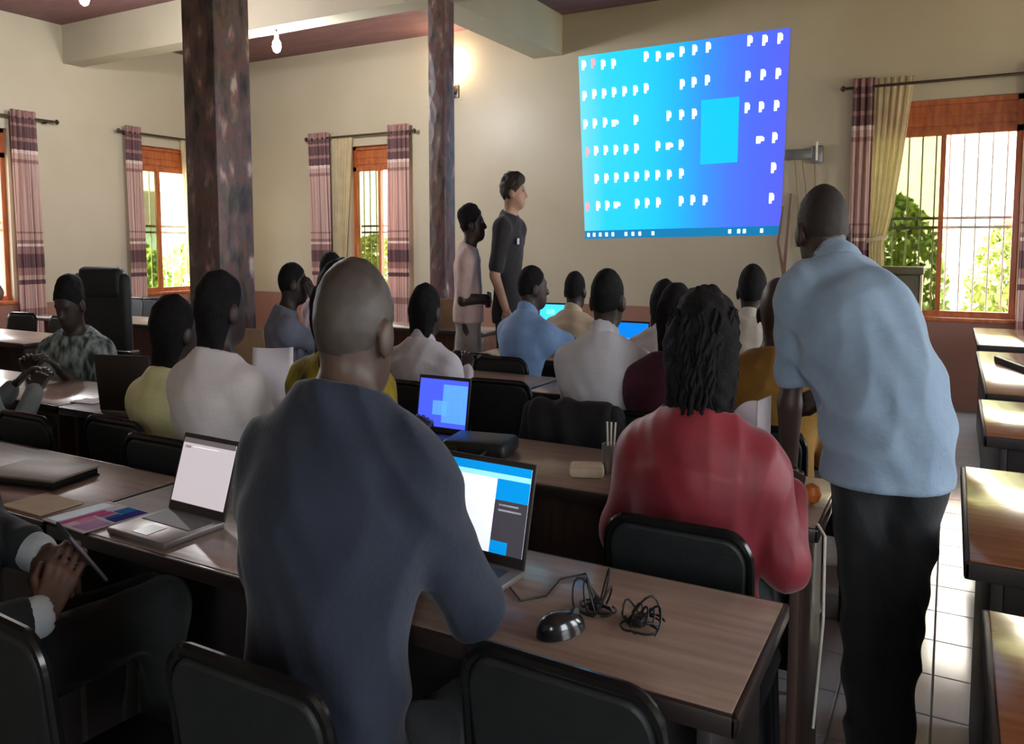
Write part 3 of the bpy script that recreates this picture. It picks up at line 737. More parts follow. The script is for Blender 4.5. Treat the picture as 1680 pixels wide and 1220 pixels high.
tag(obj('charging_cable', MB().tube([(-.31, 2.40, .753), (-.285, 2.36, .74), (-.282, 2.355, .55), (-.30, 2.35, .30)], .004, 6), m_bar), 'white cable hanging off the table end beside the bending man', 'cable')

# ------------------------------------------------------------------ people: smooth bodies polygonised from tapered limbs
def V3(*a): return np.array(a, dtype=float)
def cap(a, b, ra, rb=None, k=.03, flat=None):
    return ('cap', V3(*a), V3(*b), ra, ra if rb is None else rb, k, flat)
def ell(c, r, R=None, k=.03): return ('ell', V3(*c), V3(*r), R, k)
def polygonise(prims, h, cuts=(), fold=None, minus=()):
    lo = np.full(3, 1e9); hi = -lo
    bb = []
    for p in prims:
        if p[0] == 'cap':
            r = max(p[3], p[4]); a = np.minimum(p[1], p[2]) - r; b = np.maximum(p[1], p[2]) + r
        else:
            r = p[2].max(); a = p[1]-r; b = p[1]+r
        bb.append((a, b)); lo = np.minimum(lo, a); hi = np.maximum(hi, b)
    lo = lo - 3*h - .01; hi = hi + 3*h + .01
    n = np.ceil((hi-lo)/h).astype(int) + 1
    ax = [lo[i] + h*np.arange(n[i]) for i in range(3)]
    D = np.full(n, 1.0)
    def dist(p, X, Y, Z):
        if p[0] == 'cap':
            a, b, ra, rb, flat = p[1], p[2], p[3], p[4], p[6]
            ba = b-a; L2 = max(ba.dot(ba), 1e-9)
            x, y, z = X-a[0], Y-a[1], Z-a[2]
            t = np.clip((x*ba[0]+y*ba[1]+z*ba[2])/L2, 0, 1)
            dx, dy, dz = x-t*ba[0], y-t*ba[1], z-t*ba[2]
            if flat: dy = dy/flat
            d = np.sqrt(dx*dx+dy*dy+dz*dz) - (ra+(rb-ra)*t)
            return d*(.8 if flat else 1)
        c, r, R = p[1], p[2], p[3]
        x, y, z = X-c[0], Y-c[1], Z-c[2]
        if R is not None:
            x, y, z = (R[0,0]*x+R[1,0]*y+R[2,0]*z), (R[0,1]*x+R[1,1]*y+R[2,1]*z), (R[0,2]*x+R[1,2]*y+R[2,2]*z)
        k0 = np.sqrt((x/r[0])**2+(y/r[1])**2+(z/r[2])**2)
        k1 = np.sqrt((x/r[0]**2)**2+(y/r[1]**2)**2+(z/r[2]**2)**2) + 1e-9
        return k0*(k0-1)/k1
    def apply(p, bbx, sub):
        k = p[5] if p[0] == 'cap' else p[4]
        m = k + 4*h
        i0 = np.maximum(0, np.floor((bbx[0]-m-lo)/h).astype(int)); i1 = np.minimum(n, np.ceil((bbx[1]+m-lo)/h).astype(int)+1)
        sl = tuple(slice(i0[q], i1[q]) for q in range(3))
        X = ax[0][sl[0]][:, None, None]; Y = ax[1][sl[1]][None, :, None]; Z = ax[2][sl[2]][None, None, :]
        d = dist(p, X, Y, Z)
        if sub:
            A = D[sl]; b = -d; g = np.clip(.5-.5*(b-A)/k, 0, 1); D[sl] = b*(1-g)+A*g + k*g*(1-g)
        else:
            A = D[sl]; g = np.clip(.5+.5*(d-A)/k, 0, 1); D[sl] = d*(1-g)+A*g - k*g*(1-g)
    for p, q in zip(prims, bb): apply(p, q, False)
    for p in minus:
        r = (max(p[3], p[4]) if p[0] == 'cap' else p[2].max())
        a = np.minimum(p[1], p[2])-r if p[0] == 'cap' else p[1]-r; b = np.maximum(p[1], p[2])+r if p[0] == 'cap' else p[1]+r
        apply(p, (a, b), True)
    X, Y, Z = ax[0][:, None, None], ax[1][None, :, None], ax[2][None, None, :]
    if fold: D = D + fold(X, Y, Z)
    for c in cuts: D = np.maximum(D, c(X, Y, Z))
    return surface_net(D, h, lo)
def surface_net(D, h, lo):
    S = D < 0
    c = np.zeros(np.array(S.shape)-1, dtype=np.int8)
    for i in (0, 1):
        for j in (0, 1):
            for k in (0, 1): c += S[i:S.shape[0]-1+i, j:S.shape[1]-1+j, k:S.shape[2]-1+k]
    I = np.argwhere((c > 0) & (c < 8))
    idx = np.full(c.shape, -1, dtype=np.int64); idx[tuple(I.T)] = np.arange(len(I))
    acc = np.zeros((len(I), 3)); cnt = np.zeros(len(I))
    off = [(i, j, k) for i in (0, 1) for j in (0, 1) for k in (0, 1)]
    val = {o: D[I[:, 0]+o[0], I[:, 1]+o[1], I[:, 2]+o[2]] for o in off}
    for a in off:
        for q in range(3):
            if a[q] == 0:
                b = tuple(1 if r == q else a[r] for r in range(3))
                va, vb = val[a], val[b]; m = (va < 0) != (vb < 0)
                t = np.where(m, va/np.where(m, va-vb, 1), 0)
                p = np.tile(np.array(a, float), (len(I), 1)); p[:, q] += t
                acc[m] += p[m]; cnt[m] += 1
    v = (I + acc/np.maximum(cnt, 1)[:, None])*h + lo
    F = []
    for q in range(3):
        u, w_ = (q+1) % 3, (q+2) % 3
        sa = [slice(None)]*3; sb = [slice(None)]*3; sa[q] = slice(0, -1); sb[q] = slice(1, None)
        A, Bb = S[tuple(sa)], S[tuple(sb)]
        E = np.argwhere(A != Bb)
        E = E[(E[:, u] > 0) & (E[:, w_] > 0) & (E[:, u] < c.shape[u]) & (E[:, w_] < c.shape[w_])]
        if not len(E): continue
        inside = S[tuple(E.T)]
        def cell(du, dw):
            K = E.copy(); K[:, u] -= du; K[:, w_] -= dw; return idx[tuple(K.T)]
        quad = np.stack([cell(1, 1), cell(0, 1), cell(0, 0), cell(1, 0)], 1)
        quad[~inside] = quad[~inside][:, ::-1]
        F.append(quad[(quad >= 0).all(1)])
    return v, np.concatenate(F)
def join(parts):
    vs, fs, n = [], [], 0
    for v, f in parts: vs.append(v); fs.append(f+n); n += len(v)
    return np.concatenate(vs), np.concatenate(fs)
def npobj(name, vf, mat, parent):
    v, f = vf; v = v*np.array([HX, HX, HZ])
    me = bpy.data.meshes.new(name)
    me.vertices.add(len(v)); me.vertices.foreach_set('co', v.ravel())
    me.loops.add(f.size); me.loops.foreach_set('vertex_index', f.ravel().astype(np.int32))
    me.polygons.add(len(f)); me.polygons.foreach_set('loop_start', np.arange(0, f.size, 4, dtype=np.int32)); me.polygons.foreach_set('loop_total', np.full(len(f), 4, dtype=np.int32))
    me.update(calc_edges=True); me.validate(); smooth(me); me.materials.append(mat)
    return link(name, me, parent)
def nrm(a): a = np.array(a, float); return a/np.linalg.norm(a)
def hand(wrist, d, nrm_, side, curl=.5, s=1.0, spread=1.0):
    """four bent fingers and a thumb; d along the hand, nrm_ out of the palm, side=+1 thumb on cross(d,n)"""
    d = nrm(d); n = np.array(nrm_, float); n = nrm(n - d*n.dot(d)); t = np.cross(d, n)*side
    P = []; w0 = np.array(wrist, float)
    for i, (o, L) in enumerate(((.030, .92), (.010, 1.0), (-.010, .95), (-.029, .76))):
        kn = w0 + d*(.086-.004*abs(i-1))*s + t*o*s*spread
        P.append(cap(w0+d*.004*s+t*o*.55*s, kn, .0135*s, .0115*s, .010))
        p = kn; a = 0
        for L_, c in ((.040, .55), (.026, .8), (.021, .6)):
            a += c*curl; dd = d*math.cos(a) + n*math.sin(a) + t*o*1.2*(1-curl)
            q = p + nrm(dd)*L_*L*s; P.append(cap(p, q, .0090*s, .0078*s, .003)); p = q
    b = w0 + d*.022*s + t*.024*s; m1 = b + nrm(d*.65+t*.75+n*.25*curl)*.040*s; m2 = m1 + nrm(d*.85+t*.15+n*.5*curl)*.030*s
    P += [cap(w0+d*.01*s, b, .015*s, .014*s, .012), cap(b, m1, .0125*s, .0105*s, .006), cap(m1, m2, .0100*s, .0082*s, .003)]
    return P
def rotm(yaw, pitch, roll=0):
    return np.array(Matrix.Rotation(yaw, 3, 'Z') @ Matrix.Rotation(pitch, 3, 'X') @ Matrix.Rotation(roll, 3, 'Y'))
skins = {}
def skin(c):
    if c not in skins: skins[c] = M('skin_%d' % len(skins), c, .48, tuple(int(x*.85) for x in c), 9, bump=.03, bscale=60)
    return skins[c]
def cloth(name, c, c2=None, scale=14, rough=.85, bump=.15): return M(name, c, rough, c2 or tuple(int(x*.9) for x in c), scale, bump=bump, bscale=90, sheen=.15)
DARK = (58, 43, 37)
m_hair = M('black_hair', (20, 19, 22), .8, (28, 25, 26), 40, bump=.4, bscale=110, spec=.2)
m_hair_b = M('brown_hair', (48, 36, 30), .6, (34, 25, 22), 30, bump=.5, bscale=120)
m_black_cloth = cloth('black_trousers', (30, 34, 37)); m_shoe = M('black_shoe', (24, 22, 22), .3)
m_eye = M('eye_white', (150, 140, 132), .4)

def person(label, loc, rz=0, top=1.30, lean=0.10, stand=False, h=.011, shw=.170, head_yaw=0, head_pitch=0.0, head_s=1.0, side=0.0,
           skin_c=DARK, shirt=None, sleeve='long', collar=False, bottom=None, hair='short', hair_mat=None, J=None, arms=None, fold=.004,
           hem=None, skirt=False, girth=1.0, hands=True, face=False, extra=None, cuffs=None, neck=.140, loose=.012, drop=.100):
    root = thing('person', label, 'person', (loc[0], loc[1], 0), rz)
    pz = .93 if stand else .565
    dirv = nrm((side, math.tan(lean), 1)); tl = (top - pz - .113*head_s - neck)/dirv[2]
    pel = V3(0, 0, pz); nb = pel + dirv*tl; che = pel + dirv*tl*.66 + V3(0, -.012, 0); wai = pel + dirv*tl*.30
    j = dict(pel=pel, wai=wai, che=che, nb=nb, head=nb + V3(side*.1, .034+.12*math.sin(lean), neck))
    for s, n in ((-1, 'l'), (1, 'r')):
        j['sh'+n] = nb + V3(s*shw, 0, -drop)
        if stand:
            j['hip'+n] = V3(s*.085, 0, .90); j['kn'+n] = V3(s*.095, .01, .50); j['an'+n] = V3(s*.10, -.02, .09); j['to'+n] = V3(s*.11, .11, .035)
            j['el'+n] = j['sh'+n] + V3(s*.06, -.03, -.28); j['wr'+n] = j['el'+n] + V3(s*.01, .06, -.23)
        else:
            j['hip'+n] = V3(s*.085, .02, pz-.02); j['kn'+n] = V3(s*.12, .40, .50); j['an'+n] = V3(s*.12, .37, .09); j['to'+n] = V3(s*.125, .49, .035)
            j['el'+n] = j['sh'+n] + V3(s*.035, .11, -.24); j['wr'+n] = V3(s*.10, j['el'+n][1]+.20, .80)
    if J: 
        for k, v in J.items(): j[k] = V3(*v)
    R = rotm(head_yaw, head_pitch); hc = j['head']; q = head_s
    def hp(x, y, z): return hc + R @ (V3(x, y, z)*q)
    g = girth
    # --- body
    head = [ell(hp(0, -.008, .018), V3(.0735, .094, .096)*q, R), ell(hp(0, .030, -.045), V3(.056, .062, .068)*q, R), ell(hp(0, .052, -.078), V3(.035, .034, .030)*q, R),
            cap(hp(0, -.02, -.05), j['nb']+V3(0, .005, -.02), .054*q, .060, .03),
            ell(hp(.080, -.008, -.012), V3(.011, .026, .034)*q, R, .006), ell(hp(-.080, -.008, -.012), V3(.011, .026, .034)*q, R, .006),
            cap(hp(0, .082, .012), hp(0, .104, -.026), .010*q, .015*q, .012), cap(hp(-.03, .078, .026), hp(.03, .078, .026), .012*q, k=.015),
            cap(hp(-.016, .083, -.058), hp(.016, .083, -.058), .009*q, k=.008), cap(hp(-.012, .082, -.070), hp(.012, .082, -.070), .009*q, k=.006)]
    def limbs(o, flat=True):
        P = []
        P += [ell(j['pel'], (.150*g+o, .118*g+o, .12+o)), cap(j['pel'], j['wai'], .140*g+o, .135*g+o, .05, .70), cap(j['wai'], j['che'], .135*g+o, .160*g+o, .05, .66),
              cap(j['che'], j['nb']+V3(0, 0, -.10), .160*g+o, .105*g+o, .05, .66)]
        for n in 'lr':
            P += [cap(j['nb']+V3(0, -.01, -.03), j['sh'+n], .054+o, .060+o, .05), cap(j['che'], j['sh'+n]+V3(0, 0, -.03), .09+o, .055+o, .06, .8)]
        return P
    def arm(n, o, t1=1.0, part='both'):
        P = []
        u = j['el'+n]-j['sh'+n]
        P.append(cap(j['sh'+n], j['sh'+n]+u*min(1, t1), .056+o, .044+o+.006*(t1 < 1), .035))
        if t1 > 1: P.append(cap(j['el'+n], j['el'+n]+(j['wr'+n]-j['el'+n])*(t1-1), .043+o, .030+o, .02))
        return P
    def legs(o):
        P = []
        for n in 'lr':
            P += [cap(j['hip'+n], j['kn'+n], .080*g+o, .056+o, .04), cap(j['kn'+n], j['an'+n], .055+o, .038+o, .03)]
        return P
    body = head + limbs(-.014) + legs(-.012)
    for n in 'lr':
        body += arm(n, -.004 if sleeve == 'short' else -.012, 2.0)
        body.append(cap(j['el'+n], j['wr'+n], .036, .026, .02))
    minus = []
    if face: minus = [ell(hp(s*.031, .094, .008), V3(.017, .012, .010)*q, R, .010) for s in (-1, 1)]
    bodies = [polygonise(body, h, minus=minus)]
    if hands:
        for n, s in (('l', -1), ('r', 1)):
            spec = (arms or {}).get(n)
            d = nrm(j['wr'+n]-j['el'+n]); nn = V3(-s*.3, 0, -1) if not stand else V3(-s, 0, 0)
            cu = .55; sidev = s
            if spec: d = nrm(spec[0]); nn = V3(*spec[1]); cu = spec[2]
            tn = np.cross(d, nrm(nn - d*np.dot(nn, d)))
            sd_ = 1 if (tn[0]*(-s) > 0) else -1
            if spec and len(spec) > 3: sd_ = spec[3]
            bodies.append(polygonise(hand(j['wr'+n], d, nn, sd_, cu), .0055))
    npobj('body', join(bodies), skin(skin_c), root)
    if face:
        for s in (-1, 1):
            eb = MB().lathe([(.001, -.011), (.008, -.008), (.011, 0), (.008, .008), (.001, .011)], n=10)
            c = hp(s*.031, .078, .008); eb.v = [tuple(np.array(p)+c) for p in eb.v]; obj('eye', eb, m_eye, root, sm=80)
            pp = MB().lathe([(.001, -.004), (.004, -.003), (.005, 0), (.004, .003), (.001, .004)], n=8)
            c = hp(s*.031, .0885, .008); pp.v = [tuple(np.array(p)+c) for p in pp.v]; obj('pupil', pp, m_dark, root, sm=80)
    # --- clothes
    def wr(amp, ph):
        def f(X, Y, Z):
            a = 21*Z + 5.5*np.sin(6.5*X+ph) + 4*np.sin(7*Y+2*ph) + 2.2*np.sin(15*X+9*Z)
            b = 19*X + 12*Z + 3.2*np.sin(10*Z+ph) + 2.5*np.sin(12*Y)
            msk = .5+.5*np.sin(5.2*Z+4.1*X+ph)
            return amp*((np.abs(np.sin(a*.9))-.6)*1.5*msk + (np.abs(np.sin(b*.8+ph))-.6)*1.1*(1-msk) + .25*np.sin(47*Z+21*X+3*np.sin(19*X)))
        return f if amp else None
    ph = (loc[0]*13+loc[1]*7) % 6
    t1 = {'long': 1.96 if not cuffs else 1.78, 'short': .80, 'mid': .62, 'elbow': 1.25, 'none': .25}[sleeve]
    sh = limbs(loose-.002) + arm('l', loose, t1) + arm('r', loose, t1)
    hz = hem if hem is not None else (pz - (.16 if stand else .05))
    if stand and hem is not None: sh.append(cap(j['wai'], j['pel']+V3(0, 0, -.16), .152*g, .192*g, .05, .76))
    ncut = j['nb'] + V3(0, .0, .016 if collar else .012)
    tilt = -.35
    cuts = [lambda X, Y, Z: hz - Z, lambda X, Y, Z: np.where((X-ncut[0])**2+(Y-ncut[1])**2 < .105**2, (Z-ncut[2]) + (-tilt)*(Y-ncut[1]), -1.0)]
    minus_s = [cap(j['nb']+V3(0, .004, 0), j['nb']+V3(0, .03, .12), .056, .060, .006)]
    npobj('shirt', polygonise(sh, h, cuts, wr(fold, ph), minus_s), shirt, root)
    if collar:
        cd = nrm(hp(0, -.03, -.07) - j['nb']); c0 = j['nb'] + V3(0, -.002, -.012)
        npobj('collar', polygonise([cap(c0, c0+cd*.055, .079, .069, .01)], .0065, [lambda X, Y, Z: ((X-c0[0])*cd[0]+(Y-c0[1])*cd[1]+(Z-c0[2])*cd[2]) - .058 + .35*(Y-c0[1]), lambda X, Y, Z: c0[2]-.035-Z], minus=[cap(c0-cd*.05, c0+cd*.15, .062, .058, .003)]), shirt, root)
    if skirt:
        npobj('skirt', polygonise([ell(j['pel']+V3(0, 0, -.04), (.148*g, .116*g, .08)), cap(j['pel']+V3(0, 0, -.06), V3(0, 0, .5), .145*g, .20*g, .05, .75)], h, [lambda X, Y, Z: .48-Z], wr(.004, ph)), bottom, root)
    else:
        npobj('trousers', polygonise([ell(j['pel'], (.148*g, .116*g, .110))] + legs(.006), h, [lambda X, Y, Z: .075-Z], wr(fold, ph+2)), bottom or m_black_cloth, root)
    if cuffs:
        for n in cuffs[1]:
            u = nrm(j['wr'+n]-j['el'+n])
            npobj('cuff', polygonise([cap(j['wr'+n]-u*.07, j['wr'+n]-u*.012, .042, .040)], .006, minus=[cap(j['wr'+n]-u*.012, j['wr'+n]+u*.05, .026, .030, .003)]), cuffs[0], root)
    shoes = []
    for n in 'lr': shoes += [cap(j['an'+n]+V3(0, -.02, -.045), j['to'+n], .040, .036, .02), cap(j['an'+n], j['an'+n]+V3(0, 0, -.04), .046, .044, .02)]
    npobj('shoes', polygonise(shoes, .013, [lambda X, Y, Z: .002-Z]), m_shoe, root)
    # --- hair
    hm = hair_mat or m_hair
    def headcut(a, b, c=0):
        def f(X, Y, Z):
            x, y, z = X-hc[0], Y-hc[1], Z-hc[2]
            yy = (R[0,1]*x+R[1,1]*y+R[2,1]*z)/q; zz = (R[0,2]*x+R[1,2]*y+R[2,2]*z)/q
            return (yy - (a+b*zz))*.7*q
        return f
    rough_fold = lambda a, fq: (lambda X, Y, Z: a*np.sin(fq*X+3*np.sin(fq*.4*Z))*np.sin(fq*Y+1)*np.sin(fq*Z+2))
    if hair == 'short':
        npobj('hair', polygonise([ell(hp(0, -.010, .020), V3(.0775, .0985, .0995)*q, R)], min(h, .009), [headcut(.015, .95)], rough_fold(.002, 120)), hm, root)
    elif hair == 'thick':
        npobj('hair', polygonise([ell(hp(0, -.012, .028), V3(.088, .108, .108)*q, R), ell(hp(0, .045, .085), V3(.06, .05, .035)*q, R)], min(h, .009), [headcut(.03, 1.0)], rough_fold(.007, 80)), hm, root)
    elif hair == 'bun':
        npobj('hair', polygonise([ell(hp(0, -.014, .028), V3(.081, .101, .104)*q, R), ell(hp(0, -.085, .075), V3(.050, .045, .045)*q, R), ell(hp(0, -.02, .105), V3(.05, .06, .04)*q, R)], min(h, .009), [headcut(.015, .95)], rough_fold(.004, 90)), hm, root)
    elif hair in ('long', 'bob', 'braids', 'curls'):
        drop = {'long': .30, 'bob': .16, 'braids': .10, 'curls': .34}[hair]
        P = [ell(hp(0, -.014, .024), V3(.080, .102, .102)*q, R)] if hair == 'bob' else [ell(hp(0, -.014, .024), V3(.088, .108, .106)*q, R)]
        if hair != 'braids':
            wd = {'long': .050, 'bob': .046, 'curls': .060}[hair]; sx = .034 if hair == 'bob' else .045
            for s in (-1, 0, 1):
                P.append(cap(hp(s*sx, -.045, .0), hp(s*sx, -.045, 0)+V3(0, -.02, -drop*(.86 if s else 1)), wd, wd*.62, .03))
        cv = [headcut(.012, .75)] if hair != 'bob' else [headcut(.022, .55)]
        npobj('hair', polygonise(P, min(h, .009), cv, rough_fold(.008 if hair == 'curls' else .004, 75)), hm, root)
        if hair in ('braids', 'curls'):
            Rr = random.Random(int(abs(loc[0])*1000)); mb = MB()
            N_ = 120 if hair == 'curls' else 22
            for k in range(N_):
                a = PI + (Rr.random()-.5)*PI*1.25 + PI/2*0
                st = hp(.080*math.sin(a+PI), -.012-.098*abs(math.cos(a))*(1 if math.cos(a) < 0 else -.2), Rr.uniform(-.02, .085))
                L = (drop+.02 if hair == 'curls' else .30)*Rr.uniform(.75, 1.1); pts = []; p0 = Rr.random()*6
                for i in range(18):
                    t_ = i/17
                    out = .012*math.sin(PI*min(1, t_*2))
                    v = st - hc; v[2] = 0; v = v/max(1e-6, np.linalg.norm(v))
                    pts.append(st + v*out*1.4 - v*.030*t_*(1 if hair == 'curls' else .3) + V3(.006*math.sin((26 if hair == 'curls' else 9)*t_+p0), -.03*t_+.006*math.cos((24 if hair == 'curls' else 8)*t_+p0), -L*t_**1.1))
                r0 = .0062 if hair == 'curls' else .009
                mb.tube(pts, [r0]*15+[r0*.8, r0*.6, r0*.3], 6)
            obj('braids', mb, hm, root, sm=80)
    if extra: extra(root, j, hp, h)
    return root

# near people
navy = cloth('navy_cloth', (37, 45, 63), (32, 40, 56), 10)
person('man in dark navy tunic with shaved head seated at the laptop', (-1.07, 1.15), rz=math.radians(5), top=1.352, lean=.16, neck=.100, h=.0075, shw=.172, drop=.128, girth=1.10, shirt=navy, bottom=m_black_cloth, hair='short', hair_mat=M('shaved_scalp', (74, 66, 60), .5, (66, 58, 54), 50), head_s=.98, head_pitch=-.12, fold=.008, loose=.018, skin_c=(92, 72, 62),
       J=dict(elr=(.232, .22, .79), wrr=(.09, .38, .80), ell=(-.26, .15, .82), wrl=(-.12, .36, .80)))
red = M('red_satin', (146, 36, 50), .5, (126, 30, 44), 6, bump=.08, bscale=40, sheen=.3)
person('woman in dark red satin blouse with long curly black hair', (-.615, 2.21), top=1.272, lean=.06, neck=.160, h=.008, shw=.165, drop=.105, girth=1.06, shirt=red, hair='curls', head_s=1.04, fold=.0038, loose=.018, skin_c=(64, 46, 38),
       J=dict(elr=(.245, .03, .70), wrr=(.22, .24, .80), ell=(-.245, .05, .70), wrl=(-.18, .27, .80)))
lblue = cloth('light_blue_shirt', (146, 171, 194), (140, 165, 190), 40)
person('man standing bent over the table in light blue short sleeved shirt', (-.143, 2.60), rz=math.radians(14), stand=True, top=1.60, h=.008, shw=.190, girth=1.0, sleeve='mid', collar=True, shirt=lblue, bottom=m_black_cloth, hair='short', hair_mat=M('cropped_hair', (48, 40, 38), .7, (42, 35, 34), 60), hem=.825, fold=.009, loose=.017, head_yaw=.25, head_pitch=-.30, head_s=1.0, skin_c=(70, 54, 48),
       J=dict(wai=(-.015, .03, 1.02), che=(-.075, .11, 1.15), nb=(-.130, .20, 1.325), head=(-.175, .285, 1.412), shl=(-.240, .19, 1.245), shr=(-.015, .20, 1.225), ell=(-.268, .20, .97), wrl=(-.262, .25, .79), elr=(.02, .38, 1.03), wrr=(-.12, .52, .95),
              hipl=(-.085, 0, .88), hipr=(.085, 0, .88), knl=(-.054, .01, .48), knr=(.054, .02, .48), anl=(-.045, -.02, .09), anr=(.045, -.02, .09), tol=(-.06, .10, .035), tor=(.06, .10, .035)))
suit = cloth('charcoal_suit', (33, 40, 41), (27, 33, 35), 30); m_cuff = cloth('white_cuff', (206, 216, 220))
person('person in dark suit with white cuffs holding a phone', (-2.11, .98), rz=math.radians(-20), top=1.42, lean=.03, side=-.16, h=.0085, shw=.185, girth=1.05, loose=.016, shirt=suit, bottom=suit, hair='short', fold=.005, skin_c=(112, 80, 68), cuffs=(m_cuff, 'lr'),
       J=dict(elr=(.25, -.05, .70), wrr=(.225, .17, .705), ell=(-.14, .10, .80), wrl=(.075, .20, .775), knr=(.10, .48, .61), knl=(-.10, .50, .56), anr=(.10, .42, .09), anl=(-.10, .44, .09), tor=(.11, .54, .035), tol=(-.10, .56, .035)),
       arms=dict(l=((1, .12, .08), (.1, .5, -1), .95), r=((-.05, .5, .85), (-.6, .5, 0), .8)))
t = thing('phone', 'dark smartphone held in two hands at the left table', 'phone', (-1.83, 1.155, .80), math.radians(-20))
Mp = Matrix.Rotation(math.radians(38), 4, 'X') @ Matrix.Rotation(math.radians(14), 4, 'Y')
obj('case', MB().rbox((-.037, -.005, -.075), (.037, .004, .075), .006, 2).tf(Mp), M('phone_case', (56, 54, 66), .3), t)
obj('screen', MB().box((-.033, -.0058, -.070), (.033, -.0048, .070)).tf(Mp), M('phone_glass', (64, 62, 76), .15), t, sm=None)
obj('edge', MB().cyl(Mp @ Vector((.037, 0, -.07)), Mp @ Vector((.037, 0, .07)), .0025, n=6), m_silver, t)

# row two
pal = cloth('pale_yellow_dress', (234, 232, 178), (218, 218, 162), 18)
person('woman in pale yellow dress seated beside the white blouse', (-2.96, 2.28), top=1.20, lean=.04, h=.0105, shirt=pal, bottom=pal, hair='bob', fold=.004, head_s=1.02, girth=.95)
wht = cloth('white_blouse', (226, 220, 220), (216, 210, 212), 8)
person('woman in white blouse with tall black hair seated by pale yellow dress', (-2.55, 2.17), top=1.29, lean=.05, h=.0100, shirt=wht, hair='bob', fold=.004, head_yaw=-.1, girth=1.05, head_s=1.0, sleeve='elbow')
yel = M('yellow_print', (222, 196, 30), .8, (40, 34, 22), 7, (1, 1, .4), bump=.1)
person('woman in bright yellow printed top with long black braids', (-1.93, 2.20), top=1.325, lean=.08, h=.011, shirt=yel, hair='braids', fold=.003, side=-.05, girth=.88, shw=.155)
pat = M('leaf_print', (52, 66, 66), .8, (160, 172, 168), 34, (1, 1, .45), bump=.1, detail=1)
person('woman in dark patterned blouse with piled black hair behind brown laptop', (-4.86, 3.12), rz=PI + math.radians(24), top=1.20, lean=.14, h=.011, shirt=pat, hair='bun', sleeve='elbow', head_pitch=-.35, girth=1.0)
gry = cloth('grey_shirt', (120, 126, 126))
person('person in grey sleeve at the table beyond the suit', (-4.17, 2.00), top=1.20, lean=.12, h=.012, shirt=gry, bottom=m_black_cloth, hair='short', fold=.004)
# row three
gw = cloth('grey_white_shirt', (214, 215, 222), (204, 206, 214), 10)
person('man in grey white shirt seated before his hung jacket', (-1.44, 3.46), top=1.285, lean=.14, h=.0105, shirt=gw, hair='short', collar=True, fold=.005, girth=1.02)
mar = cloth('maroon_top', (92, 42, 70), (82, 36, 62))
person('woman in maroon top with short black hair', (-1.08, 3.46), top=1.235, lean=.04, h=.011, shirt=mar, hair='bob', fold=.003)
mus = cloth('mustard_top', (160, 118, 44), (146, 106, 38))
person('person in mustard top with shaved head', (-.64, 3.46), top=1.27, lean=.06, h=.011, shirt=mus, hair='none', fold=.003, skin_c=(78, 58, 52), girth=1.05, side=.0)
ws = cloth('loose_white_shirt', (212, 208, 216), (200, 196, 206), 10)
person('person in loose white shirt with collar beyond the man in navy', (-2.58, 3.62), top=1.20, lean=.08, h=.011, shirt=ws, hair='bob', collar=True, fold=.006)
gb = cloth('grey_blue_shirt', (122, 130, 148), (112, 118, 138))
person('person in grey blue shirt with hand raised to the face', (-4.17, 4.12), rz=math.radians(-42), top=1.275, lean=.16, h=.011, shirt=gb, hair='short', fold=.004,
       J=dict(elr=(.20, .30, .82), wrr=(.10, .26, 1.06)), arms=dict(r=((-.2, -.3, 1), (-.6, -.6, 0), .4)))
pk = cloth('pale_pink_top', (206, 178, 186))
person('person in pale pink top beyond the yellow printed top', (-4.20, 4.68), top=1.33, lean=.05, h=.012, shirt=pk, hair='short', fold=.003)
# row four and five
lb2 = cloth('sky_blue_shirt', (124, 156, 198), (112, 144, 188))
person('man in sky blue shirt turned towards the screen', (-2.50, 4.62), rz=math.radians(-16), top=1.265, lean=.20, h=.0105, shirt=lb2, hair='short', collar=True, sleeve='short', fold=.004, head_yaw=-.5, J=dict(elr=(.25, .26, .86), wrr=(.12, .42, .80)))
bei = cloth('beige_shirt', (206, 188, 160), (194, 176, 150))
person('man in beige shirt before the cyan laptop', (-2.53, 5.52), top=1.215, lean=.12, h=.011, shirt=bei, hair='short', collar=True, fold=.003)
w2 = cloth('white_collar_shirt', (214, 210, 210))
person('person in white collar shirt with black hair beyond the maroon top', (-1.57, 4.78), top=1.20, lean=.08, h=.011, shirt=w2, hair='bob', collar=True, fold=.003)
cr = cloth('cream_collar_shirt', (214, 208, 196))
person('man in cream collar shirt beyond the mustard top', (-1.02, 4.72), top=1.285, lean=.08, h=.011, shirt=cr, hair='short', collar=True, fold=.003, head_s=1.04)
# presenters
tee = cloth('pink_tee', (206, 178, 172), (194, 166, 160)); skt = cloth('grey_skirt', (150, 140, 136))
person('woman standing in pale pink tee and grey skirt, hands joined', (-3.63, 5.82), rz=math.radians(-66), stand=True, top=1.62, h=.0105, shirt=tee, sleeve='short', bottom=skt, skirt=True, hair='bun', face=True, lean=.02, head_pitch=.10, head_yaw=.05, skin_c=(62, 45, 38), shw=.150, girth=.92, hem=.86,
       J=dict(ell=(-.20, -.02, 1.02), wrl=(-.05, .17, 1.00), elr=(.20, -.02, 1.02), wrr=(.05, .17, 1.02)), arms=dict(l=((1, .25, 0), (0, -1, 0), .6), r=((-1, .25, 0), (0, -1, 0), .6)))
blk = cloth('black_polo', (34, 31, 36), (28, 26, 30))
def badge(root, j, hp, h):
    c = j['che']; obj('badge', RB((c[0]+.055, c[1]+.118, c[2]+.02), (c[0]+.095, c[1]+.128, c[2]+.06), .003), m_paper, root)
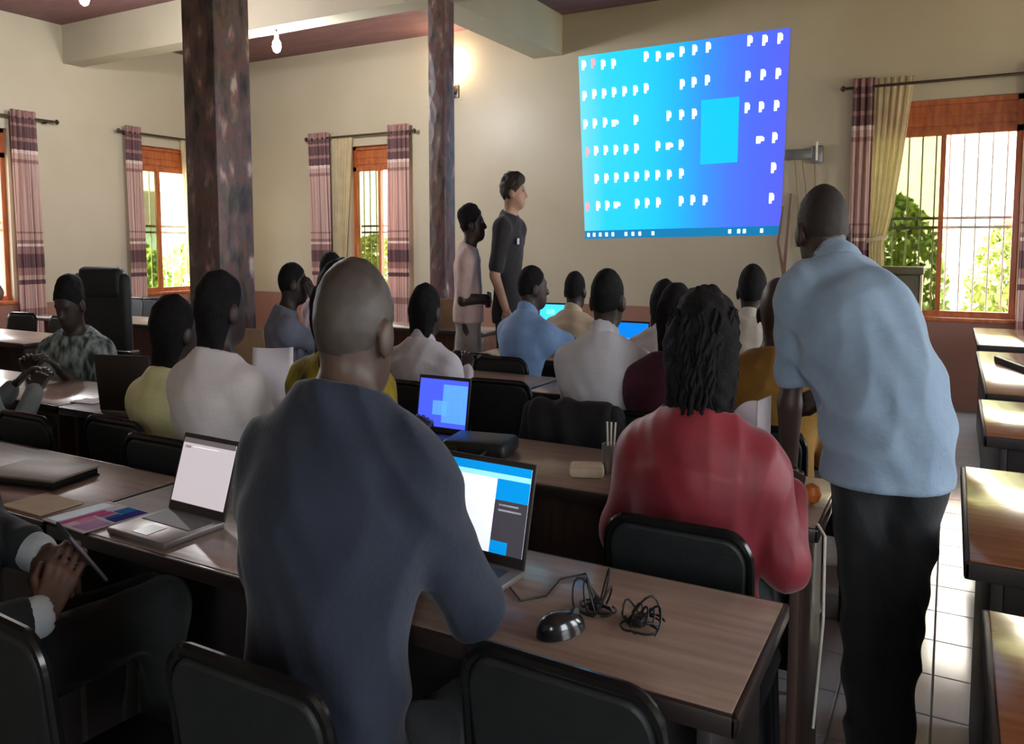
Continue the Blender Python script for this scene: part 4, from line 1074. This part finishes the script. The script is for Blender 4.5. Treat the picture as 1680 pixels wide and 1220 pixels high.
person('young man standing in black polo shirt with a white badge', (-3.29, 5.92), rz=math.radians(-84), stand=True, top=1.83, h=.0105, shirt=blk, sleeve='short', collar=False, bottom=m_black_cloth, hair='thick', hair_mat=m_hair_b, face=True, lean=.02, head_yaw=.28, skin_c=(196, 150, 126), shw=.165, girth=.92, hem=.86, extra=badge,
       J=dict(ell=(-.215, -.03, 1.18), wrl=(-.20, .06, .97), elr=(.215, -.03, 1.18), wrr=(.20, .06, .97)))

# jacket hung over a chair back
jk = M('dark_jacket', (36, 36, 40), .85, (30, 30, 34), 10, bump=.2, bscale=60)
jt = thing('jacket', 'dark jacket draped over the chair behind the grey white shirt', 'jacket', (-1.44, 3.42, 0))
wrk = lambda X, Y, Z: .007*np.sin(15*Z+6*np.sin(9*X)) + .005*np.sin(40*X+5*Z)
npobj('body', polygonise([cap((-.16, -.262, .80), (.16, -.262, .80), .052, k=.04), cap((-.15, -.268, .74), (-.17, -.278, .36), .045, .040, .05), cap((.15, -.268, .74), (.17, -.278, .36), .045, .040, .05), cap((0, -.272, .74), (0, -.28, .34), .052, .048, .08), cap((-.08, -.272, .74), (-.09, -.28, .34), .05, .045, .08), cap((.08, -.272, .74), (.09, -.28, .34), .05, .045, .08)], .010, fold=wrk), jk, jt)
for s in (-1, 1): npobj('sleeve', polygonise([cap((s*.205, -.255, .80), (s*.235, -.275, .46), .042, .036)], .010, fold=wrk), jk, jt)
# loose papers held up
def held(label, c, w_, h_, rz, rx):
    q = MB(); Mt = Matrix.Rotation(rx, 4, 'X')
    for i in range(9):
        u = i/8-.5
        for k in range(2):
            v = k-.5; q.v.append(tuple(Mt @ Vector((u*w_, .03*math.cos(u*2.5), v*h_))))
    for i in range(8): q.f.append((2*i, 2*i+2, 2*i+3, 2*i+1))
    o = obj('paper_sheet', q, m_paper, None, c, rz, sm=80); md = o.modifiers.new('thick', 'SOLIDIFY'); md.thickness = .003
    tag(o, label, 'paper')
held('white paper held up between the white blouse and yellow top', (-2.50, 2.44, .945), .17, .20, math.radians(32), math.radians(-14))
